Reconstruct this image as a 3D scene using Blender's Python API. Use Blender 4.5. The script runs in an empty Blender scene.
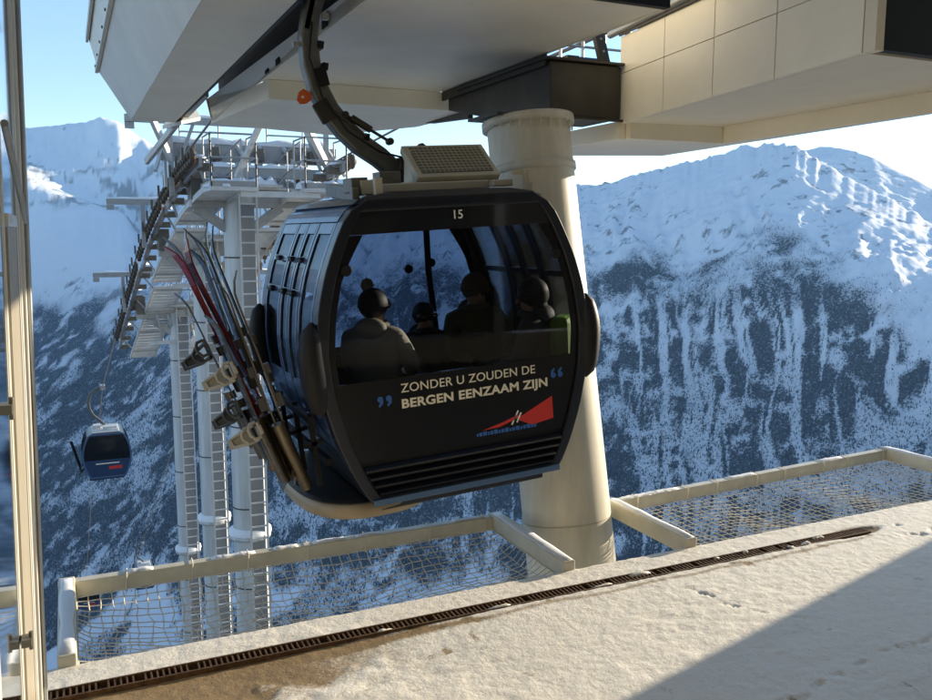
import bpy, math, random
import numpy as np
from mathutils import Vector, Matrix, Euler
random.seed(7); RNG = np.random.default_rng(11)
R = math.radians
scene = bpy.context.scene
COL = scene.collection
GZ = 2.6                      # eye height above the terrace: everything below is written from eye level, then lifted

# ---------------------------------------------------------------- materials
MATS = {}
def mat(name, col, rough=.5, metal=0.0, noise=0.0, nscale=6.0, bump=0.0, bscale=40.0, coat=0.0, col2=None, spec=.5, emis=None, streak=None):
    m = bpy.data.materials.new(name); m.use_nodes = True
    nt = m.node_tree; b = nt.nodes['Principled BSDF']
    c = (*col, 1)
    b.inputs['Base Color'].default_value = c
    b.inputs['Roughness'].default_value = rough
    b.inputs['Metallic'].default_value = metal
    b.inputs['Coat Weight'].default_value = coat
    b.inputs['Specular IOR Level'].default_value = spec
    tc = nt.nodes.new('ShaderNodeTexCoord')
    if noise > 0 or col2:
        n = nt.nodes.new('ShaderNodeTexNoise'); n.inputs['Scale'].default_value = nscale; n.inputs['Detail'].default_value = 6
        n.inputs['Roughness'].default_value = .65
        if streak:
            mp = nt.nodes.new('ShaderNodeMapping'); mp.inputs['Scale'].default_value = streak; nt.links.new(tc.outputs['Object'], mp.inputs['Vector']); nt.links.new(mp.outputs[0], n.inputs['Vector'])
        else: nt.links.new(tc.outputs['Object'], n.inputs['Vector'])
        r = nt.nodes.new('ShaderNodeValToRGB')
        r.color_ramp.elements[0].position = .3; r.color_ramp.elements[1].position = .7
        k = 1 - noise
        r.color_ramp.elements[0].color = (*(col2 if col2 else [x * k for x in col]), 1)
        r.color_ramp.elements[1].color = c
        nt.links.new(n.outputs['Fac'], r.inputs['Fac']); nt.links.new(r.outputs['Color'], b.inputs['Base Color'])
        mr = nt.nodes.new('ShaderNodeMapRange'); mr.inputs['To Min'].default_value = min(1, rough * 1.25); mr.inputs['To Max'].default_value = rough * .8
        nt.links.new(n.outputs['Fac'], mr.inputs['Value']); nt.links.new(mr.outputs['Result'], b.inputs['Roughness'])
    if bump > 0:
        n2 = nt.nodes.new('ShaderNodeTexNoise'); n2.inputs['Scale'].default_value = bscale; n2.inputs['Detail'].default_value = 4
        nt.links.new(tc.outputs['Object'], n2.inputs['Vector'])
        bp = nt.nodes.new('ShaderNodeBump'); bp.inputs['Strength'].default_value = bump; bp.inputs['Distance'].default_value = .02
        nt.links.new(n2.outputs['Fac'], bp.inputs['Height']); nt.links.new(bp.outputs['Normal'], b.inputs['Normal'])
    if emis:
        b.inputs['Emission Color'].default_value = (*emis, 1); b.inputs['Emission Strength'].default_value = 1
    MATS[name] = m
    return m
clad = mat('cream_cladding', (.87, .82, .70), .34, 0, .14, 1.1, .3, 1.3, .06, None, .35)
clad2 = mat('cream_cladding_matt', (.72, .67, .55), .4, 0, .08, 3, .1, 2)
cladgrey = mat('grey_cladding', (.66, .63, .56), .5, 0, .15, 1.2, .3, 1.0, .0)
seam = mat('dark_seam', (.06, .055, .05), .7)
darksteel = mat('dark_steel', (.055, .052, .045), .45, .4, .4, 3, .15, 8)
blackpl = mat('black_plastic', (.010, .010, .011), .5, spec=.25)
weldm = mat('weld_line', (.42, .38, .28), .5)
blackgl = mat('black_gloss', (.005, .005, .006), .25, 0, 0, 6, 0, 40, .0, None, .35)
darkgl = mat('dark_glazing', (.012, .013, .016), .06, 0, 0, 6, 0, 40, .5)
pillarm = mat('cream_pillar_paint', (.68, .64, .53), .42, 0, .26, 2.2, .12, 3, streak=(2.5, 2.5, .35))
galv = mat('galvanised_steel', (.42, .44, .45), .42, .55, .25, 5, .1, 20)
galvl = mat('pale_galvanised_steel', (.66, .67, .66), .55, .1, .2, 4, .1, 20)
towerp = mat('tower_paint', (.66, .68, .66), .45, .1, .28, 2, .1, 10, streak=(3, 3, .3))
grating = mat('grey_grating', (.25, .27, .29), .6, .4)
railm = mat('cream_rail_paint', (.66, .62, .50), .42, .0, .25, 4, .1, 15)
netm = mat('beige_net_cord', (.70, .66, .57), .8, 0, .2, 30)
snowc = mat('snow_cap', (.84, .86, .88), .75, 0, .05, 3, .35, 9)
rust = mat('rusty_drain', (.16, .085, .035), .75, .3, .6, 25, .3, 60, 0, (.05, .025, .012))
draindark = mat('drain_pit', (.03, .02, .012), .9)
blue = mat('blue_cabin_paint', (.022, .055, .13), .35, .3, .1, 5, 0, 10, .6)
bluel = mat('light_blue_cabin_trim', (.07, .14, .26), .35, .3, .1, 5, 0, 10, .5)
framem = mat('dark_cabin_frame', (.010, .013, .022), .32, .2, .3, 5, 0, 10, .25)
interior = mat('cabin_lining', (.06, .06, .065), .6)
seatm = mat('seat_cushion', (.03, .03, .04), .8)
textm = mat('cream_lettering', (.80, .74, .58), .6)
textw = mat('white_lettering', (.85, .85, .82), .6)
textd = mat('mirrored_number', (.05, .05, .07), .6)
logor = mat('red_print', (.62, .03, .02), .5)
logob = mat('blue_print', (.03, .12, .40), .5)
tanpl = mat('tan_plastic', (.34, .27, .17), .4, 0, .2, 6)
olive = mat('olive_grey_metal', (.16, .15, .125), .42, .4, .2, 8, .1, 30)
armm = mat('grey_arm_steel', (.17, .175, .17), .4, .5, .3, 9, .1, 30)
beigebox = mat('beige_box_paint', (.52, .48, .36), .45, 0, .15, 8)
gridm = mat('solar_grid', (.16, .15, .12), .5, .2)
orange = mat('orange_reflector', (.65, .13, .03), .3, 0, 0, 5, 0, 40, .5)
brass = mat('brown_roller_rubber', (.10, .07, .045), .6, .1)
ropem = mat('steel_rope', (.20, .19, .17), .5, .5)
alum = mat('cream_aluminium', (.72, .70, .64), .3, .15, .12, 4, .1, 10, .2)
alumd = mat('brown_aluminium', (.40, .36, .28), .35, .2, .15, 4)  # brown finish of the facade's side cladding
skin_m = mat('skin', (.48, .27, .18), .55)
trunkm = mat('tree_trunk', (.08, .05, .03), .9)

def glass(name, tint, gloss=.10, rough=.02):
    m = bpy.data.materials.new(name); m.use_nodes = True; nt = m.node_tree; nt.nodes.clear()
    o = nt.nodes.new('ShaderNodeOutputMaterial'); t = nt.nodes.new('ShaderNodeBsdfTransparent'); g = nt.nodes.new('ShaderNodeBsdfGlossy')
    t.inputs['Color'].default_value = (*tint, 1); g.inputs['Roughness'].default_value = rough; g.inputs['Color'].default_value = (.9, .95, 1, 1)
    fr = nt.nodes.new('ShaderNodeFresnel'); fr.inputs['IOR'].default_value = 1.45
    ad = nt.nodes.new('ShaderNodeMath'); ad.operation = 'MULTIPLY'; ad.inputs[1].default_value = gloss / .04
    nt.links.new(fr.outputs['Fac'], ad.inputs[0])
    mx = nt.nodes.new('ShaderNodeMixShader'); nt.links.new(ad.outputs[0], mx.inputs['Fac'])
    nt.links.new(t.outputs[0], mx.inputs[1]); nt.links.new(g.outputs[0], mx.inputs[2]); nt.links.new(mx.outputs[0], o.inputs['Surface'])
    return m
g_end = glass('tinted_cabin_glass', (.62, .65, .70), .014)
g_far = glass('far_window_glass', (.80, .83, .88), .02)
g_door = glass('door_glass', (.30, .34, .40), .03, .08)
blockm = mat('black_matt_panel', (.012, .012, .014), .6, spec=.2)
g_side = glass('side_cabin_glass', (.84, .83, .80), .03)
g_wall = glass('facade_glass', (.70, .78, .80), .30, .05)

# ---------------------------------------------------------------- mesh helper
def tag(o, label=None, cat=None, group=None, kind=None):
    if label: o['label'] = label
    if cat: o['category'] = cat
    if group: o['group'] = group
    if kind: o['kind'] = kind
    return o
def empty(name, loc=(0, 0, 0), label=None, cat=None, group=None, rot=(0, 0, 0)):
    o = bpy.data.objects.new(name, None); COL.objects.link(o); o.location = loc; o.rotation_euler = rot
    o.empty_display_size = .2
    return tag(o, label, cat, group)
def origin_of(o):
    p = Vector((0, 0, 0))
    while o is not None:
        p = p + o.location; o = o.parent
    return p
class MB:
    def __init__(s): s.v = []; s.f = []; s.m = []; s.sm = []; s.p = []
    def add(s, vs, fs, mi=0, smooth=False):
        b = len(s.v); s.v += [tuple(v) for v in vs]
        for f in fs: s.f.append(tuple(b + i for i in f)); s.m.append(mi); s.sm.append(smooth)
        return s
    def box(s, a, b, mi=0, M=None):
        s.p.append((len(s.v), len(s.f)))
        (x0, y0, z0), (x1, y1, z1) = a, b
        vs = [Vector(p) for p in ((x0,y0,z0),(x1,y0,z0),(x1,y1,z0),(x0,y1,z0),(x0,y0,z1),(x1,y0,z1),(x1,y1,z1),(x0,y1,z1))]
        if M: vs = [M @ v for v in vs]
        return s.add(vs, [(0,3,2,1),(4,5,6,7),(0,1,5,4),(1,2,6,5),(2,3,7,6),(3,0,4,7)], mi)
    def cbox(s, c, d, rz=0, ry=0, rx=0, mi=0):
        M = Matrix.Translation(c) @ Euler((rx, ry, rz)).to_matrix().to_4x4()
        h = [x / 2 for x in d]
        return s.box((-h[0],-h[1],-h[2]), (h[0],h[1],h[2]), mi, M)
    def bar(s, p, q, w, h, up=(0,0,1), mi=0):
        s.p.append((len(s.v), len(s.f)))
        p = Vector(p); q = Vector(q); d = (q - p).normalized(); u = Vector(up)
        r = d.cross(u)
        if r.length < 1e-4: r = d.cross(Vector((1,0,0)))
        r.normalize(); u = r.cross(d)
        vs = []
        for c in (p, q):
            for a_, b_ in ((-1,-1),(1,-1),(1,1),(-1,1)): vs.append(c + r * a_ * w / 2 + u * b_ * h / 2)
        return s.add(vs, [(0,1,2,3),(7,6,5,4),(0,4,5,1),(1,5,6,2),(2,6,7,3),(3,7,4,0)], mi)
    def tube(s, pts, r, n=10, mi=0, cap=True, sy=1.0):
        s.p.append((len(s.v), len(s.f)))
        pts = [Vector(p) for p in pts]; k = len(pts); rs = r if isinstance(r, (list, tuple)) else [r] * k
        ref = None; vs = []
        for i, p in enumerate(pts):
            d = (pts[min(i+1,k-1)] - pts[max(i-1,0)]).normalized()
            if ref is None:
                ref = d.cross(Vector((0,1,0)) if abs(d.y) < .9 else Vector((1,0,0)))
            ref = (ref - d * ref.dot(d)).normalized(); bb = d.cross(ref)
            for j in range(n):
                a = 2 * math.pi * j / n
                vs.append(p + (ref * math.cos(a) + bb * math.sin(a) * sy) * rs[i])
        fs = [(i*n+j, i*n+(j+1)%n, (i+1)*n+(j+1)%n, (i+1)*n+j) for i in range(k-1) for j in range(n)]
        s.add(vs, fs, mi, n > 5)
        if cap and n > 2:
            s.add(vs[:n], [tuple(range(n))[::-1]], mi); s.add(vs[-n:], [tuple(range(n))], mi)
        return s
    def flatbar(s, pts, w, h, up, mi=0):           # rectangular section swept along points, width along `up` x dir
        pts = [Vector(p) for p in pts]; k = len(pts); vs = []; u = Vector(up)
        for i, p in enumerate(pts):
            d = (pts[min(i+1,k-1)] - pts[max(i-1,0)]).normalized()
            r = d.cross(u).normalized()
            ww = w[i] if isinstance(w, (list, tuple)) else w
            for a_, b_ in ((-1,-1),(1,-1),(1,1),(-1,1)): vs.append(p + r * a_ * ww / 2 + u * b_ * h / 2)
        fs = [(i*4+j, i*4+(j+1)%4, (i+1)*4+(j+1)%4, (i+1)*4+j) for i in range(k-1) for j in range(4)]
        fs += [(3,2,1,0), tuple((k-1)*4+j for j in range(4))]
        return s.add(vs, fs, mi)
    def disc(s, c, axis, r, w, n=20, mi=0, rim=0):
        a = Vector(axis).normalized(); c = Vector(c)
        pts = [c - a*w/2, c + a*w/2] if not rim else [c - a*w/2, c - a*(w/2-rim), c + a*(w/2-rim), c + a*w/2]
        rs = [r, r] if not rim else [r - rim, r, r, r - rim]
        return s.tube(pts, rs, n, mi)
    def ell(s, c, rad, n=14, m=8, mi=0, M=None):
        vs = []; c = Vector(c)
        for i in range(m + 1):
            t = math.pi * i / m
            for j in range(n):
                a = 2 * math.pi * j / n
                v = Vector((rad[0]*math.sin(t)*math.cos(a), rad[1]*math.sin(t)*math.sin(a), rad[2]*math.cos(t)))
                if M: v = M @ v
                vs.append(c + v)
        fs = [(i*n+j, (i+1)*n+j, (i+1)*n+(j+1)%n, i*n+(j+1)%n) for i in range(m) for j in range(n)]
        return s.add(vs, fs, mi, True)
    def prism(s, poly, off, mi=0, cap=True):      # closed 3-D polygon extruded by vector
        s.p.append((len(s.v), len(s.f)))
        n = len(poly); off = Vector(off)
        vs = [Vector(p) for p in poly] + [Vector(p) + off for p in poly]
        fs = [(i, (i+1)%n, n+(i+1)%n, n+i) for i in range(n)]
        if cap: fs += [tuple(range(n))[::-1], tuple(range(n, 2*n))]
        return s.add(vs, fs, mi)
    def build_each(s, name, mats, parent=None, bevel=0, world=True, k=1):    # every k primitives become one object
        st = s.p[::k]+[(len(s.v), len(s.f))]
        for (v0, f0), (v1, f1) in zip(st[:-1], st[1:]):
            q = MB(); q.v = s.v[v0:v1]; q.f = [tuple(i-v0 for i in f) for f in s.f[f0:f1]]; q.m = s.m[f0:f1]; q.sm = s.sm[f0:f1]
            q.build(name, mats, parent, bevel, world)
    def build(s, name, mats, parent=None, bevel=0, world=True):
        me = bpy.data.meshes.new(name)
        vs = s.v
        if parent is not None and world:
            o3 = origin_of(parent); vs = [(v[0]-o3.x, v[1]-o3.y, v[2]-o3.z) for v in vs]
        me.from_pydata(vs, [], s.f)
        if not isinstance(mats, (list, tuple)): mats = [mats]
        for m in mats: me.materials.append(m)
        me.polygons.foreach_set('material_index', s.m); me.polygons.foreach_set('use_smooth', s.sm)
        me.update()
        o = bpy.data.objects.new(name, me); COL.objects.link(o)
        if parent is not None: o.parent = parent
        if bevel:
            bm = o.modifiers.new('Bevel', 'BEVEL'); bm.width = bevel; bm.segments = 2; bm.limit_method = 'ANGLE'; bm.angle_limit = R(40)
        return o
def lump(mb, p, q, w, h, n=10, mi=0):              # an uneven ridge of snow lying on a beam from p to q (top surface points)
    mb.p.append((len(mb.v), len(mb.f)))
    p = Vector(p); q = Vector(q); d = (q-p); side = Vector((-d.y, d.x, 0)).normalized(); vs = []
    for i in range(n+1):
        c = p + d*i/n; hh = h*(.55+.75*random.random()) * (0.4 if i in (0,n) else 1); ww = w*(.8+.35*random.random())
        for a_, b_ in ((-.5,-.01),(-.46,.6),(-.2,1),(.2,1),(.46,.6),(.5,-.01)): vs.append(c + side*a_*ww + Vector((0,0,b_*hh)))
    fs = [(i*6+j, i*6+j+1, (i+1)*6+j+1, (i+1)*6+j) for i in range(n) for j in range(5)] + [(0,5,4,3,2,1), tuple(n*6+j for j in range(6))]
    mb.add(vs, fs, mi, True)

def copy_tree(o, parent=None):
    c = o.copy(); COL.objects.link(c)
    if parent is not None: c.parent = parent
    for ch in [x for x in bpy.data.objects if x.parent == o]: copy_tree(ch, c)
    return c

# ---------------------------------------------------------------- numpy noise
def vnoise(x, y, seed=0):
    x = np.asarray(x, float); y = np.asarray(y, float)
    xi = np.floor(x).astype(np.int64); yi = np.floor(y).astype(np.int64); xf = x - xi; yf = y - yi
    def h(a, b):
        n = (a * 374761393 + b * 668265263 + seed * 974634777) & 0x7fffffff
        n = ((n ^ (n >> 13)) * 1274126177) & 0x7fffffff
        return ((n ^ (n >> 16)) & 0xffff) / 65535.0
    u = xf*xf*(3-2*xf); v = yf*yf*(3-2*yf)
    return (h(xi,yi)*(1-u)+h(xi+1,yi)*u)*(1-v) + (h(xi,yi+1)*(1-u)+h(xi+1,yi+1)*u)*v
def fbm(x, y, o=5, seed=0, ridged=False, g=.5):
    s = 0; a = 1; t = 0
    for i in range(o):
        n = vnoise(x*2**i, y*2**i, seed+i*17)
        if ridged: n = 1 - abs(2*n-1)
        s = s + a*n; t += a; a *= g
    return s / t

# ---------------------------------------------------------------- camera
F_PX = 855.0; PITCH = 7.86; YAW = 24.9
cam = bpy.data.cameras.new('camera'); co = bpy.data.objects.new('camera', cam); COL.objects.link(co)
cam.lens = F_PX/932*36; cam.sensor_width = 36; cam.clip_start = .05; cam.clip_end = 40000
co.location = (0, 0, 0); co.rotation_euler = (R(90-PITCH), 0, R(-YAW)); scene.camera = co
def pix(x, y):      # photo pixel -> azimuth (deg from +Y to +X) and tangent of elevation; used for the far skyline only
    x = np.asarray(x, float); y = np.asarray(y, float)
    u = x-466; v = y-350; th = R(PITCH); fw = F_PX*math.cos(th)-v*math.sin(th); up = -F_PX*math.sin(th)-v*math.cos(th)
    return np.degrees(np.arctan2(u, fw))+YAW, up/np.hypot(u, fw)
# ---------------------------------------------------------------- terrain
def smooth1(a, n):
    for _ in range(n): a = np.concatenate([a[:1], (a[:-2]+2*a[1:-1]+a[2:])/4, a[-1:]])
    return a
AZ = np.concatenate([np.arange(-40, 70, .13), np.arange(70, 320, 3.0)])
RR = np.concatenate([np.geomspace(14, 900, 70), np.arange(905, 3400, 8.0), np.geomspace(3420, 7000, 60)])
# skyline read from the photograph: pixel columns, crest heights, distances (m)
cx  = np.array([-300, 0, 30, 60, 85, 100, 118, 140, 200, 300, 400, 480, 570, 600, 640, 690, 730, 765, 795, 815, 850, 880, 932, 1100, 1400])
cy  = np.array([120, 122, 121, 117, 113, 106, 112, 128, 165, 178, 180, 185, 183, 186, 175, 163, 152, 144, 147, 160, 178, 195, 226, 260, 240])
cd  = np.array([6600,6000,5800,5600,5450,5350,5230,5050,4400,3650,3120,2900,2700,2650,2600,2560,2530,2500,2480,2460,2440,2420,2380,2300,2300])
caz, ctan = pix(cx, cy)
tree_y = np.array([340, 335, 330, 330, 330, 330, 330, 330, 325, 315, 305, 300, 290, 290, 292, 296, 290, 285, 290, 295, 300, 305, 330, 350, 350])
_, ttan = pix(cx, tree_y)
td = cd * np.array([.56]*8 + [.58,.62,.66,.70,.72]+[.74]*12)
vd = td * np.array([.55]*8 + [.58,.60,.62,.63,.64]+[.64]*12)
bx = np.array([780, 800, 820, 850, 875, 900, 932, 1000, 1200]); by = np.array([200, 151, 147, 151, 158, 172, 190, 200, 230])
baz, btan = pix(bx, by)
lx = np.array([-300, 0, 30, 55, 75, 100, 122, 145]); ly = np.array([150, 165, 172, 182, 190, 202, 210, 250]); laz, ltan = pix(lx, ly)
ns_az = AZ.copy(); ns_az[ns_az > 180] -= 360
H = np.zeros((len(AZ), len(RR)))
for i, az in enumerate(ns_az):
    c_d = np.interp(az, caz, cd); c_z = np.interp(az, caz, ctan)*c_d
    t_d = np.interp(az, caz, td); t_z = np.interp(az, caz, ttan)*t_d
    v_d = np.interp(az, caz, vd); v_z = -.44*v_d
    vz0 = v_z - 12; v0 = v_d*.86
    r = [0, 25, 60, v0*.9, v0, v_d]; z = [-10, -16, -46, vz0+40, vz0, v_z]
    k = np.interp(az, [4, 10], [1, 0])
    m_d = t_d*.7+v_d*.3; r += [m_d, t_d]; z += [t_z*.62+v_z*.38, t_z]
    if k > 0:
        l_d = t_d+850.; l_z = np.interp(az, laz, ltan)*l_d
        r += [l_d]; z += [l_z*k + (1-k)*(t_z+(c_z-t_z)*(l_d-t_d)/(c_d-t_d))]
        r += [l_d+260]; z += [z[-1]-30*k + (1-k)*(c_z-t_z)*260/(c_d-t_d)]
    r += [c_d, c_d+60]; z += [c_z, c_z-6]
    bt = np.interp(az, baz, btan, left=-1)
    if bt > -.9:
        r += [c_d+300, c_d+900, c_d+1000]; z += [c_z-110, bt*(c_d+900), bt*(c_d+900)-20]
    r += [7000]; z += [-100]
    if abs(az) > 105:                                  # the hill the station stands on, behind the camera
        w = min(1, (abs(az)-105)/40)
        r2 = [0, 40, 200, 1200, 7000]; z2 = [-8, -9, 20, 320, 500]
        H[i] = (1-w)*np.interp(RR, r, z) + w*np.interp(RR, r2, z2)
    else: H[i] = np.interp(RR, r, z)
    H[i] = smooth1(H[i], 4+int(12*np.interp(az, [6, 14], [1, 0])))
A, Rr = np.meshgrid(np.radians(AZ), RR, indexing='ij')
X = Rr*np.sin(A); Y = Rr*np.cos(A)
slope_t = np.clip((Rr-900)/500, 0, 1)
CD = np.interp(ns_az, caz, cd)[:, None]
prox = np.minimum(np.clip(abs(Rr-CD)/420, .10, 1), np.where(ns_az[:,None] > 40, np.clip(abs(Rr-CD-900)/500, .15, 1), 1))                # keep the measured skyline, let relief grow away from it
rel = (fbm(X/520, Y/520, 6, 3, True, .5)-.55)*85 * slope_t * prox
gul = (fbm(A*26+(fbm(X/300, Y/300, 3, 14)-.5)*1.6, Rr/700, 5, 9, True, .5)-.6)*(58*Rr/2000) * slope_t * prox * np.clip((Rr-1150)/500, 0, 1)
fine = (fbm(X/75+.6*Y/75, Y/60, 5, 21, True, .6)-.5)*20*slope_t*np.clip(prox*2, 0, 1)
edge = (fbm(A*90, Rr*0+.3, 5, 5, True)-.5)*22*np.exp(-((Rr-CD)/160)**2)
near = (fbm(X/9, Y/9, 4, 8)-.5)*2.5*np.clip((Rr-20)/40, 0, 1)
lf = np.interp(ns_az, [4, 16], [.42, 1])[:, None]
HT = H + rel*lf + gul*np.interp(ns_az, [5, 18], [.12, 1])[:, None] + fine + edge + near
TREE = np.interp(ns_az, caz, ttan)[:, None]
el = HT/Rr
nA, nR = len(AZ), len(RR)
verts = np.stack([X, Y, HT], -1).reshape(-1, 3)
idx = np.arange(nA*nR).reshape(nA, nR); nxt = np.roll(idx, -1, 0)
quads = np.stack([idx[:, :-1], idx[:, 1:], nxt[:, 1:], nxt[:, :-1]], -1).reshape(-1, 4)
# centre disc
cv = np.array([[0, 0, -9.0]]); ci = len(verts); verts = np.vstack([verts, cv])
tris = np.stack([idx[:, 0], nxt[:, 0], np.full(nA, ci)], -1)
def grid_mesh(name, verts, quads, tris=None, attrs=None, smooth=True):
    me = bpy.data.meshes.new(name)
    nt_ = 0 if tris is None else len(tris)
    me.vertices.add(len(verts)); me.vertices.foreach_set('co', np.ascontiguousarray(verts, dtype=np.float32).ravel())
    loops = quads.ravel()
    if nt_: loops = np.concatenate([loops, tris.ravel()])
    me.loops.add(len(loops)); me.loops.foreach_set('vertex_index', loops.astype(np.int32))
    ls = np.arange(len(quads))*4
    if nt_: ls = np.concatenate([ls, len(quads)*4+np.arange(nt_)*3])
    me.polygons.add(len(ls)); me.polygons.foreach_set('loop_start', ls.astype(np.int32))
    me.polygons.foreach_set('use_smooth', np.full(len(ls), smooth))
    me.update(calc_edges=True); me.validate()
    for k_, v_ in (attrs or {}).items():
        a = me.attributes.new(k_, 'FLOAT', 'POINT'); a.data.foreach_set('value', np.asarray(v_, dtype=np.float32).ravel())
    return me
# vegetation cover: dense low down, breaking up into clumps towards the tree line, cut by avalanche gullies
def cover(az_r, r, z):
    azd = np.degrees(az_r); azd = np.where(azd > 180, azd-360, azd)
    tt = np.interp(azd, caz, ttan)
    e = z/np.maximum(r, 1)
    x = r*np.sin(az_r); y = r*np.cos(az_r)
    d = (tt - e)                                        # positive below the tree line
    right = np.interp(azd, [6, 22], [0, 1])
    n1 = fbm(x/200, y/200, 6, 31, False, .62); wv = (fbm(x/240, y/240, 4, 55)-.5)*2.4
    n2 = fbm(az_r*62 + z/210.0 + wv, r/480, 5, 41, False, .68)
    n3 = fbm(x/28, y/28, 4, 47, False, .6)
    c = np.clip(d/.060 + .80 + (n1-.5)*3.3, 0, 1)*np.clip(1.05+(n3-.5)*3.2, 0, 1)
    gl = np.clip((n2-.56)*15, 0, 1) * np.clip((d+.02)*16, 0, 1)*np.clip((.36-d)*9, 0, 1) * (.9*right)
    c = c*(1-gl)
    patch = np.clip((fbm(x/130+9, y/130, 5, 61)-.585)*10, 0, 1)   # open snow patches
    c = c*(1-patch*.6)
    c = np.maximum(c, .46*np.clip(d*9, 0, 1))
    valley = np.clip((-.335-e)*14, 0, 1)
    c = c*(1-valley*np.clip((fbm(x/90, y/90, 4, 71)-.50)*8, 0, 1))
    return c
CV = cover(A, Rr, HT)
# bare rock showing through the snow higher up
rockn = np.clip((fbm(X/32, Y/32, 6, 91, False, .8)-.50)*5, 0, 1)*np.clip(fbm(X/300, Y/300, 4, 95)*3.2-.9, 0, 1)
rock2 = np.clip((fbm(X/120, Y/120, 6, 191, True, .7)-.60)*6, 0, 1)*np.clip(fbm(X/600, Y/600, 3, 98)*3.4-1.0, 0, 1)*np.interp(ns_az, [8, 16], [1, 0])[:, None]
rockn = np.maximum(rockn, rock2)*np.clip((el-TREE+.05)*12, 0, 1)
me = grid_mesh('terrain', verts, quads, tris, {'veg': np.append(CV.ravel(), 0), 'rock': np.append(rockn.ravel(), 0)})
tm = bpy.data.materials.new('snowy_mountain'); tm.use_nodes = True; nt = tm.node_tree; b = nt.nodes['Principled BSDF']
b.inputs['Roughness'].default_value = .85; b.inputs['Specular IOR Level'].default_value = .15
def N(t, **kw):
    n = nt.nodes.new(t)
    for k_, v_ in kw.items(): setattr(n, k_, v_)
    return n
def noise_node(scale, detail=5, rough=.6, vec=None):
    n = N('ShaderNodeTexNoise'); n.inputs['Scale'].default_value = scale; n.inputs['Detail'].default_value = detail; n.inputs['Roughness'].default_value = rough
    if vec: nt.links.new(vec, n.inputs['Vector'])
    return n
def ramp(src, p0, p1, c0=(0,0,0,1), c1=(1,1,1,1)):
    r_ = N('ShaderNodeValToRGB'); r_.color_ramp.elements[0].position = p0; r_.color_ramp.elements[1].position = p1
    r_.color_ramp.elements[0].color = c0; r_.color_ramp.elements[1].color = c1; nt.links.new(src, r_.inputs['Fac']); return r_
def math_(op, a, b_=None, clamp=False):
    n = N('ShaderNodeMath', operation=op, use_clamp=clamp)
    for i_, v_ in enumerate((a, b_)):
        if v_ is None: continue
        if isinstance(v_, (int, float)): n.inputs[i_].default_value = v_
        else: nt.links.new(v_, n.inputs[i_])
    return n.outputs[0]
def mixc(fac, c0, c1):
    n = N('ShaderNodeMix', data_type='RGBA')
    if isinstance(fac, float): n.inputs['Factor'].default_value = fac
    else: nt.links.new(fac, n.inputs['Factor'])
    for nm, c in (('A', c0), ('B', c1)):
        s_ = [q for q in n.inputs if q.name == nm and q.type == 'RGBA'][0]
        if isinstance(c, tuple): s_.default_value = c
        else: nt.links.new(c, s_)
    return [q for q in n.outputs if q.type == 'RGBA'][0]
tc = N('ShaderNodeTexCoord')
av = N('ShaderNodeAttribute', attribute_name='veg'); ar = N('ShaderNodeAttribute', attribute_name='rock')
nf = noise_node(.22, 5, .8, tc.outputs['Object']); nf2 = noise_node(.035, 5, .6, tc.outputs['Object'])
tmask = ramp(math_('ADD', av.outputs['Fac'], math_('MULTIPLY', math_('SUBTRACT', nf.outputs['Fac'], .5), 3.6)), .55, .85)
tcol = mixc(nf2.outputs['Fac'], (.016, .026, .038, 1), (.050, .066, .085, 1))
rmask = ramp(math_('ADD', ar.outputs['Fac'], math_('MULTIPLY', math_('SUBTRACT', nf.outputs['Fac'], .5), 1.9)), .45, .95)
snow = mixc(nf2.outputs['Fac'], (.74, .78, .82, 1), (.84, .86, .88, 1))
snow = mixc(math_('MULTIPLY', av.outputs['Fac'], .8, True), snow, (.20, .24, .29, 1))
c_ = mixc(rmask.outputs['Color'], snow, (.23, .235, .25, 1))
c_ = mixc(tmask.outputs['Color'], c_, tcol)
nt.links.new(c_, b.inputs['Base Color'])
bp = N('ShaderNodeBump'); bp.inputs['Strength'].default_value = .5; bp.inputs['Distance'].default_value = 6
bn = noise_node(.012, 8, .62, tc.outputs['Object']); nt.links.new(bn.outputs['Fac'], bp.inputs['Height']); nt.links.new(bp.outputs['Normal'], b.inputs['Normal'])
me.materials.append(tm)
terr = bpy.data.objects.new('terrain', me); COL.objects.link(terr); tag(terr, kind='structure')

# forest: many small firs in one mass
def ground(az_r, r):                                    # bilinear look-up in the height table (view range only)
    fa = (np.degrees(az_r)+40)/.13; ia = np.clip(fa.astype(int), 0, int(110/.13)-2); fa = fa-ia
    ir = np.clip(np.searchsorted(RR, r)-1, 0, nR-2); fr = (r-RR[ir])/(RR[ir+1]-RR[ir])
    return (HT[ia,ir]*(1-fa)+HT[ia+1,ir]*fa)*(1-fr)+(HT[ia,ir+1]*(1-fa)+HT[ia+1,ir+1]*fa)*fr
nT = 480000
ta = np.radians(RNG.uniform(-9, 57, nT)); tr = np.sqrt(RNG.uniform(900**2, 2900**2, nT))
tz = ground(ta, tr); keep = RNG.uniform(0, 1, nT) < cover(ta, tr, tz)**1.2*.62
keep &= (tz/tr > -.52)
ta, tr, tz = ta[keep], tr[keep], tz[keep]; n = len(ta)
hgt = RNG.uniform(2.5, 6.5, n)*(.6+.4*np.clip(1-(tz+500)/500, 0, 1)); wid = hgt*RNG.uniform(.16, .24, n)
tx, ty = tr*np.sin(ta), tr*np.cos(ta); ph = RNG.uniform(0, 6.28, n)
K = 4
vs = np.zeros((n, K+1, 3))
for j in range(K):
    vs[:, j, 0] = tx+wid*np.cos(ph+j*6.283/K)*RNG.uniform(.7,1.2,n); vs[:, j, 1] = ty+wid*np.sin(ph+j*6.283/K)*RNG.uniform(.7,1.2,n); vs[:, j, 2] = tz-.5+hgt*.08
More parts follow.
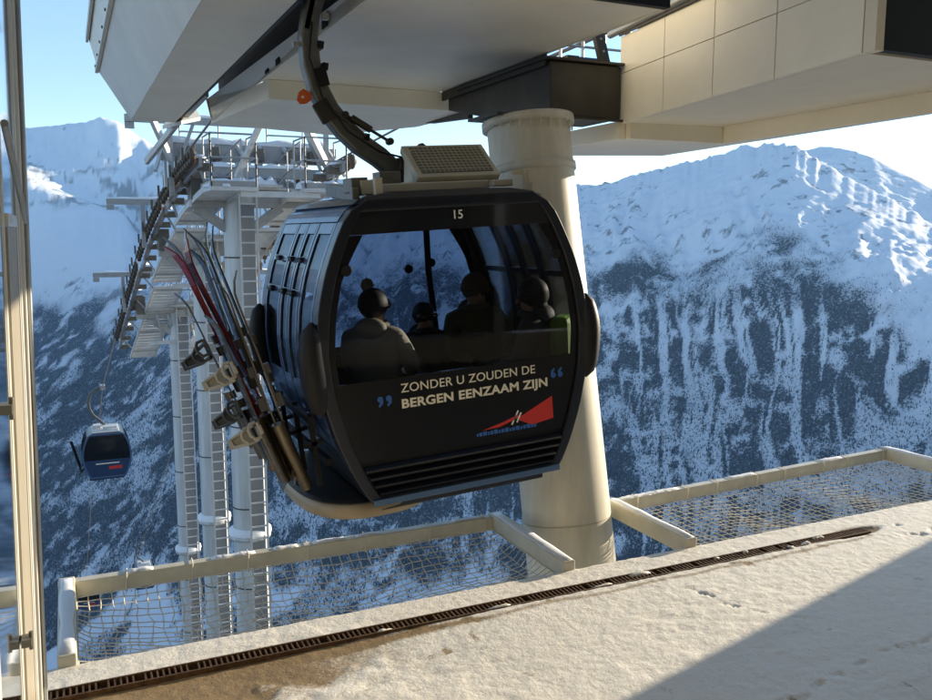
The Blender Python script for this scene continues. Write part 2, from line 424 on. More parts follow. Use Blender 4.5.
vs[:, K, 0] = tx; vs[:, K, 1] = ty; vs[:, K, 2] = tz+hgt
base = (np.arange(n)*(K+1))[:, None]
tri = np.stack([np.stack([base[:,0]+j, base[:,0]+(j+1)%K, base[:,0]+K], -1) for j in range(K)], 1).reshape(-1, 3)
fm = grid_mesh('forest', vs.reshape(-1,3), np.zeros((0,4), int), tri, None, False)
fmat = mat('fir_forest', (.034, .050, .060), .9, 0, .6, .03, 0, 1, 0, (.014, .024, .032), .1)
fm.materials.append(fmat); fo = bpy.data.objects.new('forest', fm); COL.objects.link(fo)
tag(fo, 'dark blue green conifer forest covering the lower mountain slopes', 'forest', kind='stuff')
print('trees', n)

# ---------------------------------------------------------------- terrace
TZ = -2.6; TE = 5.45
mb = MB(); mb.box((-14, -9, TZ-1.1), (16, TE-.03, TZ-.06)); ter = mb.build('terrace', clad2); tag(ter, kind='structure')
mb = MB(); mb.box((-9, -9, -9.5), (15, TE-.5, TZ-1.1)); o = mb.build('terrace_foundation', clad2); tag(o, kind='structure')
gx = np.arange(-2.2, 12.6, .022); gy = np.concatenate([np.arange(-3, 2.5, .06), np.arange(2.5, 5.0, .016), [5.0, 5.015, 5.03, 5.045, 5.06, 5.078], np.arange(5.10, 5.19, .018), [5.192], np.arange(5.206, 5.47, .014)])
def snow_sheet(name, gx, gy, seed, flat=False):
    GX, GY = np.meshgrid(gx, gy, indexing='ij')
    thin = (GY < 5.085)*np.clip((2.6-GX)*.55, 0, 1)*np.clip((GY-4.35 - (fbm(GX/.7, GY*0, 4, 3)-.5)*.7)*2.2 + (fbm(GX/.25, GY/.25, 4, 77)-.5)*2.2, 0, 1)
    thin2 = np.clip((fbm(GX/.12, GY/.12, 3, 78)-.70)*14, 0, 1)*.7
    z = .035+ (fbm(GX/1.6, GY/1.6, 3, seed)-.5)*.012 + (fbm(GX/.16, GY/.07, 4, seed+5)-.5)*.009*np.clip(fbm(GX/.7, GY/.5, 4, seed+9)*3-.7, .15, 1.5) + (fbm(GX/.035, GY/.035, 3, seed+8)-.5)*.008
    dirt = np.clip(thin+thin2*.6, 0, 1)
    # melted track along the drain where meltwater darkened the snow
    wobble = (fbm(GX/.5, GY*0+1, 4, 12)-.5)*.16
    dr = np.clip(1-abs(GY-5.0-wobble*.4)/(.05+.05*fbm(GX/.3, GY*0, 3, 14)), 0, 1)*np.clip((6.6-GX)*2, 0, 1)*(GY < 5.085)
    hole = np.clip(1.4-((GX-6.12)/.34)**2-((GY-5.14)/.085)**2, 0, 1); dirt = np.clip(dirt+hole*2, 0, 1)
    dirt = np.clip(dirt+dr*.7, 0, 1)
    # a winding crack / row of old footprints
    for (x0, y0, x1, y1, wgt, w_) in ((3.95, 4.95, 4.40, 3.95, .8, .018), (3.3, 3.35, 6.2, 3.62, .45, .03), (6.3, 4.9, 8.6, 4.75, .55, .05)):
        L = math.hypot(x1-x0, y1-y0); ux, uy = (x1-x0)/L, (y1-y0)/L
        t = (GX-x0)*ux+(GY-y0)*uy; s = -(GX-x0)*uy+(GY-y0)*ux + (fbm(t/.35, t*0+x0, 4, 19)-.5)*.28
        m = np.clip(1-abs(s)/w_, 0, 1)*np.clip(t*6, 0, 1)*np.clip((L-t)*6, 0, 1)*np.clip(fbm(t/.07, t*0+3, 4, 23)*5-2.0, 0, 1)
        z -= m*.018; dirt = np.clip(dirt+m*wgt*.8, 0, 1)
    for k_ in range(12):                                 # small pits and paw-sized dents
        px_, py_ = RNG.uniform(-.5, 9), RNG.uniform(2.6, 5.3); rr_ = RNG.uniform(.010, .026)
        m = np.exp(-(((GX-px_)/rr_)**2+((GY-py_)/rr_)**2)); z -= m*.022
    z -= thin*.03
    # bottom right: trampled slush
    sl = np.clip((GX-2.2)*1.2, 0, 1)*np.clip((3.3-GY)*2.2, 0, 1)*np.clip((fbm(GX/.35, GY/.2, 4, 101)-.45)*5, 0, 1)
    z -= sl*.012; dirt = np.clip(dirt+sl*.35, 0, 1)
    v = np.stack([GX, GY, TZ-.055+np.maximum(z, .002)], -1)
    v[..., 2] -= hole*.03
    na, nb = GX.shape; ii = np.arange(na*nb).reshape(na, nb)
    q = np.stack([ii[:-1,:-1], ii[1:,:-1], ii[1:,1:], ii[:-1,1:]], -1).reshape(-1,4)
    cx_ = .5*(GX[:-1,:-1]+GX[1:,1:]).ravel(); cy_ = .5*(GY[:-1,:-1]+GY[1:,1:]).ravel()
    q = q[~((cy_ > 5.078) & (cy_ < 5.192) & (cx_ < 6.32))]
    return grid_mesh(name, v.reshape(-1,3), q, None, {'dirt': dirt.ravel()})
sm_ = bpy.data.materials.new('terrace_snow'); sm_.use_nodes = True; nt = sm_.node_tree; b = nt.nodes['Principled BSDF']
tc = N('ShaderNodeTexCoord'); ad = N('ShaderNodeAttribute', attribute_name='dirt')
n1 = noise_node(1.3, 6, .65, tc.outputs['Object']); n2 = noise_node(55, 4, .7, tc.outputs['Object'])
sc_ = mixc(n1.outputs['Fac'], (.74, .69, .60, 1), (.88, .84, .76, 1))
sc_ = mixc(ramp(n2.outputs['Fac'], .60, .78).outputs['Color'], sc_, (.42, .37, .30, 1))
dm = ramp(math_('ADD', ad.outputs['Fac'], math_('MULTIPLY', math_('SUBTRACT', n2.outputs['Fac'], .5), .8)), .35, .75)
dc = mixc(n1.outputs['Fac'], (.17, .11, .05, 1), (.38, .27, .14, 1))
nt.links.new(mixc(dm.outputs['Color'], sc_, dc), b.inputs['Base Color']); b.inputs['Roughness'].default_value = .7
bp = N('ShaderNodeBump'); bp.inputs['Strength'].default_value = .6; bp.inputs['Distance'].default_value = .012
n3 = noise_node(38, 6, .7, tc.outputs['Object']); nt.links.new(n3.outputs['Fac'], bp.inputs['Height']); nt.links.new(bp.outputs['Normal'], b.inputs['Normal'])
for nm, a_, b_ in (('snow_ground', gx, gy),):
    m_ = snow_sheet(nm, a_, b_, 200); m_.materials.append(sm_); o = bpy.data.objects.new(nm, m_); COL.objects.link(o); tag(o, kind='structure')
# lip of frozen snow along the terrace edge
mb = MB(); xs = np.arange(-2.2, 12.6, .05); prof = []
for x in xs:
    n_ = float(fbm(x/.25, .5, 4, 300)); d_ = .012+.035*n_
    prof += [(x, TE-.03, TZ-.028), (x, TE+d_, TZ-.04), (x, TE+d_*.9, TZ-.09), (x, TE-.028, TZ-.15-.05*n_)]
fs = [(i*4+j, i*4+j+1, (i+1)*4+j+1, (i+1)*4+j) for i in range(len(xs)-1) for j in range(3)]
mb.add(prof, fs, 0, True); o = mb.build('snow_edge', sm_); tag(o, kind='structure')
# drain
dt = empty('drain', (3, 5.13, TZ), 'rusty slotted drain channel running through snow along terrace edge', 'drain')
mb = MB(); mb.box((-1.9, 5.075, TZ-.075), (6.35, 5.195, TZ-.056)); mb.build('channel', draindark, dt)
mb = MB()
for y_ in (5.082, 5.188): mb.box((-1.9, y_-.006, TZ-.056), (6.3, y_+.006, TZ-.016))
mb.build('frame', rust, dt)
mb = MB(); x = -1.9
while x < 6.3:
    if RNG.uniform() > .05: mb.box((x, 5.088, TZ-.052), (x+.011, 5.182, TZ-.020))
    x += .034
o = mb.build('grate', rust, dt)
mb = MB(); x = 1.2
while x < 6.0:
    L_c = RNG.uniform(.03, .22)
    if RNG.uniform() < np.interp(x, [1.2, 3.5, 6], [.15, .45, .5]): y_c = RNG.choice([5.095, 5.172]); lump(mb, (x, y_c, TZ-.03), (x+L_c, y_c+RNG.uniform(-.01, .01), TZ-.03), RNG.uniform(.025, .07), .022, 5)
    x += L_c+RNG.uniform(.0, .12)
mb.build('snow_crumbs', sm_, dt)
# ---------------------------------------------------------------- safety nets
def net_frame(x0, x1, y0, y1a, y1b, label, left_post, mid_x, right_post, sag, seed):
    t = empty('safety_net_frame', ((x0+x1)/2, y0, TZ-.1), label, 'safety net')
    z = TZ-.02
    mb = MB(); mb.flatbar([(x0-.06, y1a, z), (x1+.06, y1b, z)], .09, .12, (0,0,1)); mb.build('outer_rail', railm, t, .008)
    rr = np.random.default_rng(seed)
    for x_ in (x0, x1):
        yy = y1a if x_ == x0 else y1b
        mb = MB(); mb.flatbar([(x_, y0-.02, z), (x_, yy+.045, z)], .11, .15, (0,0,1)); mb.build('outrigger', railm, t, .01)
    # net: knotted cords with sag, cells about 8 cm
    nx = int((x1-x0)/.082); ny = int((y1a-y0)/.075); P = np.zeros((nx+1, ny+1, 3))
    for i in range(nx+1):
        for j in range(ny+1):
            u, v_ = i/nx, j/ny; y1 = y1a+(y1b-y1a)*u
            s_ = math.sin(math.pi*u)**.4*math.sin(math.pi*v_)
            P[i, j] = (x0+.06+(x1-x0-.12)*u + (.05*s_*rr.normal()*.5*min(1, sag*4.5)), y0+(y1-y0-.06)*v_ + .02*s_*rr.normal()*.6*min(1, sag*4.5), z-.05 - sag*s_ - .012*rr.random() + .03*math.sin(u*17+seed)*s_)
    mb = MB()
    for i in range(nx+1): mb.tube([P[i, j] for j in range(ny+1)], .0042, 4, 0, False)
    for j in range(ny+1): mb.tube([P[i, j] for i in range(nx+1)], .0042, 4, 0, False)
    mb.build('net', netm, t)
    # lashings around the rail
    mb = MB()
    for k in range(nx//6):
        u = (k+.5+.3*rr.random())/(nx//6); xx = x0+(x1-x0)*u; yy = y1a+(y1b-y1a)*u
        mb.tube([(xx, yy-.06, z-.07), (xx+.01, yy-.056, z+.068), (xx+.015, yy+.056, z+.068), (xx+.02, yy+.052, z-.07), (xx+.005, yy-.06, z-.07)], .005, 4, 0, False)
    mb.build('lashing', netm, t)
    mb = MB()
    for k in range(7):
        a_ = rr.uniform(0, .9); b_ = a_+rr.uniform(.04, .10)
        pa = (x0+(x1-x0)*a_, y1a+(y1b-y1a)*a_, z+.058); pb = (x0+(x1-x0)*b_, y1a+(y1b-y1a)*b_, z+.058)
        lump(mb, pa, pb, .07, .016, 7)
    for xx, yy in ((x0, y1a), (x1, y1b)): lump(mb, (xx, y0, z+.074), (xx, yy, z+.074), .09, .02, 8)
    mb.build_each('snow_cover', snowc, t)
    return t
net_frame(-.14, 3.42, 5.47, 6.72, 6.72, 'cream safety net frame under the cabin and skis, its net sagging loosely', 1, None, 1, .20, 1)
net_frame(4.62, 8.75, 5.47, 6.62, 6.92, 'cream safety net frame beside the drain end, with a taut square net', 1, None, 1, .05, 5)

# ---------------------------------------------------------------- pillar with crossbeam
pl = empty('support_pillar', (4.12, 6.48, -3.2), 'leaning round cream pillar carrying the station roof beside the cabin', 'pillar')
pb = Vector((4.16, 6.35, -4.2)); pt = Vector((3.93, 7.12, 1.02)); dirp = (pt-pb).normalized()
def pp(t): return pb+(pt-pb)*t
def pr(t): return .425-.045*t
mb = MB(); ts = [0, .1, .3, .45, .6, .8, .93, 1]; mb.tube([pp(t) for t in ts], [pr(t) for t in ts], 64); mb.build('shaft', pillarm, pl)
mb = MB()
for t in (.30, .62): mb.tube([pp(t-.0011), pp(t+.0011)], [pr(t)+.0025]*2, 64, 0, False)
mb.build('weld_seam', weldm, pl)
mb = MB(); mb.tube([pp(.905), pp(.907), pp(.918), pp(.92)], [pr(.91)+.004, pr(.91)+.018, pr(.91)+.018, pr(.91)+.004], 64); mb.build('ring', pillarm, pl)
mb = MB(); mb.tube([pp(.985), pp(.987), pp(.999), pp(1.0)], [pr(1)+.01, pr(1)+.045, pr(1)+.045, pr(1)+.01], 64)
for k in range(28):
    a_ = 2*math.pi*k/28; c = pp(.992); mb.disc(c+Vector((math.cos(a_)*(pr(1)+.028), math.sin(a_)*(pr(1)+.028), -.01)), (0,0,1), .009, .075, 6)
mb.build('flange', pillarm, pl)
mb = MB(); mb.box((4.03, 7.0, 1.5), (4.062, 9.35, 1.615)); mb.build('apron', darksteel, pl)
# crossbeam: tapered dark box girder running between the two roof wings
mb = MB()
y0, y1 = 6.85, 7.45
prof = [(6.95, 1.055), (7.6, 1.055), (9.25, 1.38), (9.25, 1.58), (6.95, 1.54)]
mb.prism([(4.07, y, z) for y, z in prof][::-1], (.77, 0, 0)); mb.build('crossbeam', darksteel, pl, .01)
mb = MB()
mb.box((4.02, 6.90, 1.03), (4.84, 6.947, 1.05)); mb.box((4.0, 6.90, 1.545), (4.845, 8.9, 1.565)); mb.box((3.5, 6.9, 1.025), (4.3, 7.5, 1.05)); mb.build('flange_plate', darksteel, pl)

# ---------------------------------------------------------------- roof wings
def quad(mb, a, b, c, d, mi=0, t=0):
    mb.add([a, b, c, d], [(0, 1, 2, 3)], mi)
# left wing
lw = empty('roof_wing', (2.2, 9.5, 1.6), 'cream clad roof wing over the cabin, slotted for the hanger arm', 'roof')
mb = MB()      # underside panel left of the slot
mb.box((.96, 5.2, 1.60), (1.56, 13.5, 1.66)); mb.build('soffit_panel', clad, lw, .004)
mb = MB()      # outer sloping side
mb.prism([(.955, 5.2, 1.60), (.955, 13.5, 1.60), (.60, 14.6, 2.42), (.60, 5.2, 2.42)], (.05, 0, .03)); mb.build('side_panel', cladgrey, lw, .004)
mb = MB(); mb.prism([(.60, 5.2, 2.425), (.60, 14.6, 2.425), (.48, 14.7, 2.95), (.48, 5.2, 2.95)], (.05, 0, .01)); mb.build('side_panel', clad2, lw)
mb = MB(); mb.flatbar([(.575, 5.2, 2.45), (.575, 14.63, 2.45)], .05, .10, (0,0,1))
mb.flatbar([(.465, 5.2, 2.9), (.465, 14.7, 2.9)], .04, .09, (0,0,1)); mb.build('edge_trim', clad2, lw, .006)
mb = MB()
for y_ in np.arange(6.2, 14.6, .9): mb.disc((.545, y_, 2.45), (1,0,0), .018, .02, 8)
mb.build_each('bolt', seam, lw)
mb = MB()      # front closing panel of left strip
mb.prism([(.96, 13.505, 1.60), (1.56, 13.505, 1.60), (1.56, 14.0, 3.0), (.5, 14.7, 3.0), (.61, 14.6, 2.42)], (0, .05, 0)); mb.build('end_panel', clad2, lw)
# slot: dark channel with running rails
mb = MB(); mb.box((1.50, 5.0, 1.665), (1.56, 13.3, 2.3)); mb.box((2.05, 5.0, 1.76), (2.11, 12.6, 2.5)); mb.box((1.56, 5.0, 2.9), (2.7, 11.5, 2.95)); mb.build_each('slot_wall', seam, lw)
mb = MB(); mb.box((1.565, 5.0, 1.63), (1.625, 14.6, 1.70)); mb.box((1.60, 5.0, 1.72), (1.66, 14.2, 1.80)); mb.build_each('guide_rail', blackpl, lw)
# chamfered inner cheek of the slot, right side
mb = MB(); mb.prism([(1.99, 5.2, 1.60), (1.99, 9.9, 1.60), (1.78, 11.6, 1.42), (1.80, 12.1, 1.76), (2.03, 12.1, 1.78), (2.03, 5.2, 1.76)], (.02, 0, 0)); mb.build('slot_cheek', clad, lw, .003)
mb = MB()
for y_ in (6.9, 7.45, 8.6, 9.1): mb.box((1.984, y_, 1.63), (1.992, y_+.16, 1.735))
mb.build_each('slot_opening', blackpl, lw)
mb = MB(); mb.box((2.012, 5.3, 1.60), (4.02, 9.55, 1.66)); mb.build('soffit_panel', clad, lw, .004)
mb = MB()      # lower front tray
tray = [(2.035, 9.345, 1.395), (4.30, 9.345, 1.395), (4.42, 10.1, 1.395), (4.36, 10.95, 1.395), (3.6, 12.4, 1.395), (1.80, 11.75, 1.395)]
mb.prism(tray[:1]+[tray[5], tray[4], tray[3], tray[2], tray[1]], (0, 0, .203)); mb.build('front_tray', clad, lw, .004)
mb = MB(); mb.prism([(4.30, 9.2, 1.30), (4.36, 9.2, 1.30), (4.42, 10.5, 1.39), (4.30, 10.5, 1.39)], (0, 0, .3)); mb.build('tray_bracket', darksteel, lw)
mb = MB(); mb.box((4.022, 5.3, 1.60), (4.06, 9.3, 3.0)); mb.build('inner_side', clad2, lw)
mb = MB(); mb.box((2.12, 5.24, 1.605), (4.06, 5.298, 3.0)); mb.build('end_panel', blockm, lw)
mb = MB(); mb.box((.6, 5.3, 3.0), (4.06, 13.4, 3.06)); mb.build('roof_deck', clad2, lw)
mb = MB(); mb.box((1.0, 5.2, 1.7), (1.45, 5.25, 3.0)); mb.build('end_panel', clad2, lw)
# right wing
rw = empty('roof_wing', (5.4, 6.4, 1.0), 'cream clad roof wing with seamed side panels and a black end, beyond the pillar', 'roof')
P0 = Vector((4.86, 7.0, 0)); P1 = Vector((4.34, 3.78, 0))
def fpt(t, z, off=0.0):
    p = P0+(P1-P0)*t; return (p.x-off, p.y, z)
def zb(t): return 1.02+.03*t
def zt(t): return 1.82-.04*t
ts = [0, .26, .50, .74, 1.0]
mb = MB()
for r_ in (0, 1):
    for k in range(4):
        a_, b_ = ts[k]+.0016, ts[k+1]-.0016
        def zz(t, q): return zb(t)+(zt(t)-zb(t))*q
        q0, q1 = (0, .575) if r_ == 0 else (.582, 1)
        vs = [fpt(a_, zz(a_, q0)), fpt(b_, zz(b_, q0)), fpt(b_, zz(b_, q1)), fpt(a_, zz(a_, q1))]
        mb.prism(vs, (.04, 0, 0))
mb.build('side_panel', clad, rw, .002)
mb = MB(); mb.prism([fpt(0, zb(0)+.01, -.02), fpt(1, zb(1)+.01, -.02), fpt(1, zt(1)-.01, -.02), fpt(0, zt(0)-.01, -.02)], (.05, 0, 0)); mb.build('backing', seam, rw)
mb = MB(); mb.prism([fpt(0, 1.02, -.045), (6.0, 6.86, 1.04), (6.0, 3.82, 1.06), fpt(1, 1.05, -.045)], (0, 0, .05)); mb.build('soffit_panel', clad2, rw)
mb = MB(); mb.box((4.90, 6.87, .875), (6.02, 6.94, 1.09)); mb.prism([(4.80, 6.945, .875), (4.80, 8.1, .875), (5.25, 8.72, .875), (6.28, 8.25, .875), (6.02, 6.945, .875)], (0, 0, .16)); mb.build('front_tray', clad, rw, .004)
mb = MB(); mb.prism([(6.025, 6.94, .875), (6.28, 8.25, .875), (6.34, 8.25, .875), (6.03, 3.78, .90), (6.0, 3.78, .90)], (0, 0, .19)); mb.build('edge_lip', clad, rw, .004)
mb = MB(); mb.box((4.42, 3.70, 1.06), (8.2, 3.765, 3.0)); mb.build('end_panel', blockm, rw)
mb = MB(); mb.box((4.34, 3.69, 1.05), (4.41, 3.775, 1.80)); mb.build('corner_trim', clad2, rw)
mb = MB(); mb.prism([(4.9, 6.95, 1.9), (6.1, 6.95, 1.9), (6.0, 3.8, 1.9), (4.45, 3.8, 1.9)], (0, 0, .05)); mb.build('roof_deck', clad2, rw)
mb = MB(); mb.prism([(6.035, 3.8, 1.1), (6.30, 8.2, 1.1), (6.30, 8.2, 1.9), (6.035, 3.8, 1.9)], (.03, 0, 0)); mb.build('outer_side', clad2, rw)
mb = MB()
mb.tube([fpt(-.06, 1.88, .02), fpt(1.1, 1.86, .02)], .035, 12); mb.tube([fpt(-.06, 1.98, .0), fpt(1.1, 1.96, .0)], .02, 8)
mb.build('top_tube', galv, rw)
mb = MB(); mb.flatbar([fpt(0, 1.835, .012), fpt(1, 1.795, .012)], .02, .018, (0,0,1)); mb.build('dark_gasket', seam, rw)
mb = MB(); mb.cbox(fpt(.56, 1.84, .05), (.05, .16, .09)); mb.cbox(fpt(.54, 1.90, .05), (.05, .06, .09)); mb.cbox(fpt(.60, 1.90, .05), (.05, .04, .07)); mb.build('clamp', blackpl, rw)
# service platform seen in the gap between the wings
sp = empty('service_platform', (5.6, 8.2, 1.46), 'small service platform with blue grey handrail in the gap between the roof wings', 'platform')
mb = MB(); mb.box((4.9, 7.7, 1.46), (6.5, 8.9, 1.51)); mb.build('deck', darksteel, sp)
mb = MB()
for x in (4.95, 5.25, 5.55, 5.85, 6.2, 6.45): mb.tube([(x, 8.75, 1.51), (x, 8.75, 2.5)], .018, 8)
for z in (1.72, 1.92, 2.12, 2.32, 2.48): mb.tube([(4.9, 8.75, z), (6.5, 8.75, z)], .015, 8)
mb.build('handrail', galv, sp)
mb = MB(); mb.cbox((5.20, 7.8, 1.80), (.11, .06, .60), 0, -.30); mb.cbox((4.98, 8.1, 1.68), (.14, .14, .34)); mb.build_each('bracket', darksteel, sp)
mb = MB()
for z in (1.62, 1.74, 1.86, 1.98): mb.disc((5.20+(z-1.80)*-.30, 7.765, z), (0,1,0), .013, .01, 8)
mb.build_each('bolt', galv, sp)
mb = MB(); mb.box((5.3, 8.72, 1.52), (5.75, 8.74, 2.0)); mb.build('dark_panel', blue, sp)

# ---------------------------------------------------------------- glazed facade at the left
fc = empty('glazed_facade', (-.3, 3.5, TZ), 'cream aluminium framed glazed wall standing edge-on beside the sagging net', 'facade', None, (0, R(1.5), 0))
FX = -.255
mb = MB(); mb.box((FX-.10, 4.80, TZ-.3), (FX, 5.0, 4.2)); mb.build('corner_post', alum, fc, .006)
mb = MB(); mb.box((FX-.12, 4.62, TZ), (FX-.012, 4.70, 4.2)); mb.build('mullion', alum, fc, .006)
mb = MB(); mb.box((FX-.10, 3.5, TZ), (FX-.012, 3.56, 4.2)); mb.build('mullion', alum, fc, .006)
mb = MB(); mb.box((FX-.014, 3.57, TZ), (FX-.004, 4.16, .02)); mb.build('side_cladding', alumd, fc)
mb = MB(); mb.box((FX-.014, 4.165, TZ), (FX-.001, 4.22, .06)); mb.box((FX-.014, 3.57, .022), (FX-.001, 4.164, .07)); mb.build_each('cover_strip', alum, fc)
mb = MB(); mb.box((FX-.10, 2.36, TZ), (FX-.010, 2.44, 4.2)); mb.build('mullion', alum, fc, .006)
for a_, b_ in ((3.57, 4.61), (2.45, 3.49)):
    mb = MB(); mb.box((FX-.026, a_, TZ+.2), (FX-.016, b_, 4.2)); mb.build('pane', g_wall, fc)
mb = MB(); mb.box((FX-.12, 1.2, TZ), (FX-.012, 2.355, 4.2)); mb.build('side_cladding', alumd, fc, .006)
mb = MB(); mb.box((FX-.01, 2.2, TZ), (FX+.01, 2.26, 4.2)); mb.box((FX+.002, 1.9, TZ), (FX+.03, 1.94, 4.2)); mb.build_each('cover_strip', alum, fc)
mb = MB(); mb.box((FX-.09, 2.45, TZ), (FX-.02, 4.62, TZ+.198)); mb.box((FX-.09, 3.63, .35), (FX-.045, 4.61, .43)); mb.build('transom', alum, fc, .004)
mb = MB()
for z, y_ in ((-1.55, 3.45), (-.55, 2.9), (1.0, 3.5)):
    mb.box((FX-.012, y_, z), (FX+.022, y_+.06, z+.03)); mb.tube([(FX+.02, y_+.03, z-.02), (FX+.02, y_+.03, z+.05)], .008, 8)
mb.build_each('latch', olive, fc, k=2)
mb = MB(); mb.tube([(FX+.03, 3.0, .33), (FX+.03, 4.3, .05)], .012, 8); mb.tube([(FX+.01, 4.9, TZ), (FX+.01, 4.9, 4.2)], .012, 8); mb.build_each('stay_rod', galv, fc)
mb = MB()
for z in np.arange(TZ+.2, 4.1, .55): mb.disc((FX+.004, 4.93, z), (1,0,0), .014, .012, 8)
mb.build_each('bolt', seam, fc)
mb = MB(); mb.box((-5, 1.2, 4.2), (FX-.0, 5.0, 4.4)); mb.box((-5, 1.2, TZ), (-4.9, 5, 4.2)); mb.box((-4.9, 1.2, TZ), (FX-.13, 1.3, 4.2)); mb.build('building_wall', clad2, fc)

# low wall added out of view at right, shaped to shade the snow
hl = empty('shadow_caster', (12, 4, TZ), 'added pale wall, out of view beyond the drain end, casting the straight shadow over the snow', 'wall')
ux, uy = math.cos(R(14.3)), math.sin(R(14.3)); u3 = Vector((ux, uy, 0)); nrm = Vector((uy, -ux, 0))
SUN_EL, SUN_PHI = 10.5, 9.0
PH = 1.55; dsp = PH/math.tan(R(SUN_EL)); E0 = Vector((6.55+dsp*math.cos(R(SUN_PHI)), 4.70+dsp*math.sin(R(SUN_PHI)), 0))
A0 = E0+u3*(-4.6); B0 = E0+u3*7
def wall_(mb, p, q, z0, z1, w_):
    d = (q-p).normalized(); n_ = Vector((d.y, -d.x, 0))*w_
    mb.prism([(p.x, p.y, z0), (q.x, q.y, z0), (q.x+n_.x, q.y+n_.y, z0), (p.x+n_.x, p.y+n_.y, z0)], (0, 0, z1-z0))
mb = MB(); wall_(mb, A0, B0, TZ-.06, TZ+PH-.08, .3); mb.build('wall', clad2, hl)
mb = MB(); C0 = A0+nrm*.301; wall_(mb, C0+nrm*9+u3*.3, C0+u3*.3, TZ-.06, TZ+PH-.08, .3); mb.build('wall', clad2, hl)
mb = MB(); wall_(mb, A0-nrm*.0, B0, TZ+PH-.078, TZ+PH, .36); mb.build('caster_top', clad2, hl)
mb = MB(); wall_(mb, C0+nrm*9+u3*.33, C0+u3*.33+nrm*.07, TZ+PH-.078, TZ+PH-.002, .36); mb.build('caster_top', clad2, hl)

# ---------------------------------------------------------------- ropes and towers
KL = [(-6, 2.32, 2.3), (6, 2.30, 2.3), (13, 2.38, 2.1), (18, 2.45, 1.78), (20, 2.42, 1.62), (22, 2.36, 1.35), (24, 2.27, .9), (26.2, 2.15, .3), (29, 2.0, -.75), (32, 1.82, -2.1), (34, 1.68, -3.1), (36, 1.53, -4.1), (42.5, 1.14, -7.1), (60, .68, -16.5), (85, .12, -30.2), (160, -1.2, -72), (420, -6, -225)]
KL = np.array(KL)
yy_ = np.arange(-6, 420, .5)
xl_ = smooth1(np.interp(yy_, KL[:,0], KL[:,1]), 6); zl_ = smooth1(np.interp(yy_, KL[:,0], KL[:,2]), 6)
def ropeL(y): return float(np.interp(y, yy_, xl_)), float(np.interp(y, yy_, zl_))
def gauge(y): return float(np.interp(y, [0, 20, 29, 36, 80, 400], [3.3, 3.4, 3.9, 4.1, 4.7, 5.5]))
def ropeR(y): x, z = ropeL(y); return x+gauge(y), z
for fn, lb in ((ropeL, 'thin steel haul rope of the left lane, carrying the distant cabins beyond the towers'), (ropeR, 'thin steel haul rope of the right lane, running down behind the tower columns')):
    ys = list(np.arange(-5, 60, 1.0))+list(np.arange(60, 401, 10.0))
    mb = MB(); mb.tube([(fn(y)[0], y, fn(y)[1]) for y in ys], .024, 6); o = mb.build('haul_rope', ropem); tag(o, lb, 'rope')

def roller_train(t, fn, y0, y1, side, inner):
    """side = -1 outer is left, +1 outer is right; wheels on the outer side, catwalk inside"""
    L = []; y = y0
    while y < y1:
        x, z = fn(y); L.append(Vector((x, y, z))); 
        x2, z2 = fn(y+.1); y += .34*.1/math.hypot(.1, z2-z)
    mb = MB()
    mb.flatbar([p+Vector((-side*.10, 0, -.40)) for p in L], .10, .20, (1,0,0)) if False else None
    for a_, b_ in zip(L[:-1], L[1:]): mb.bar(a_+Vector((-side*.17, 0, -.30)), b_+Vector((-side*.17, 0, -.30)), .07, .20, (0,0,1))
    mb.build('roller_beam', galv, t)
    for k in range(0, len(L)-2, 3):
        c = L[k+1]; d = (L[k+2]-L[k]).normalized()
        mb = MB()
        for q in range(3):
            if k+q < len(L):
                w = L[k+q]; nrm_ = Vector((0, -d.z, d.y)); cw = w - nrm_*.19
                mb.disc(cw+Vector((side*.0, 0, 0)), (1,0,0), .165, .11, 14, 0, .02)
                mb.disc(cw+Vector((side*.075, 0, 0)), (1,0,0), .06, .05, 8)
        mb.build('roller_set', brass, t)
    mb = MB()
    for k in range(1, len(L), 3):
        w = L[k]; mb.cbox(w+Vector((side*.14, .0, -.10)), (.05, .09, .26)); mb.cbox(w+Vector((-side*.30, 0, -.35)), (.32, .20, .16))
    mb.build_each('rope_catcher', olive, t)
    mb = MB()
    for k in range(1, len(L), 5):
        w = L[k]; lump(mb, w+Vector((-side*.16, -.3, -.20)), w+Vector((-side*.30, .25, -.22)), .22, .09, 4)
    mb.build_each('snow_cap', snowc, t)
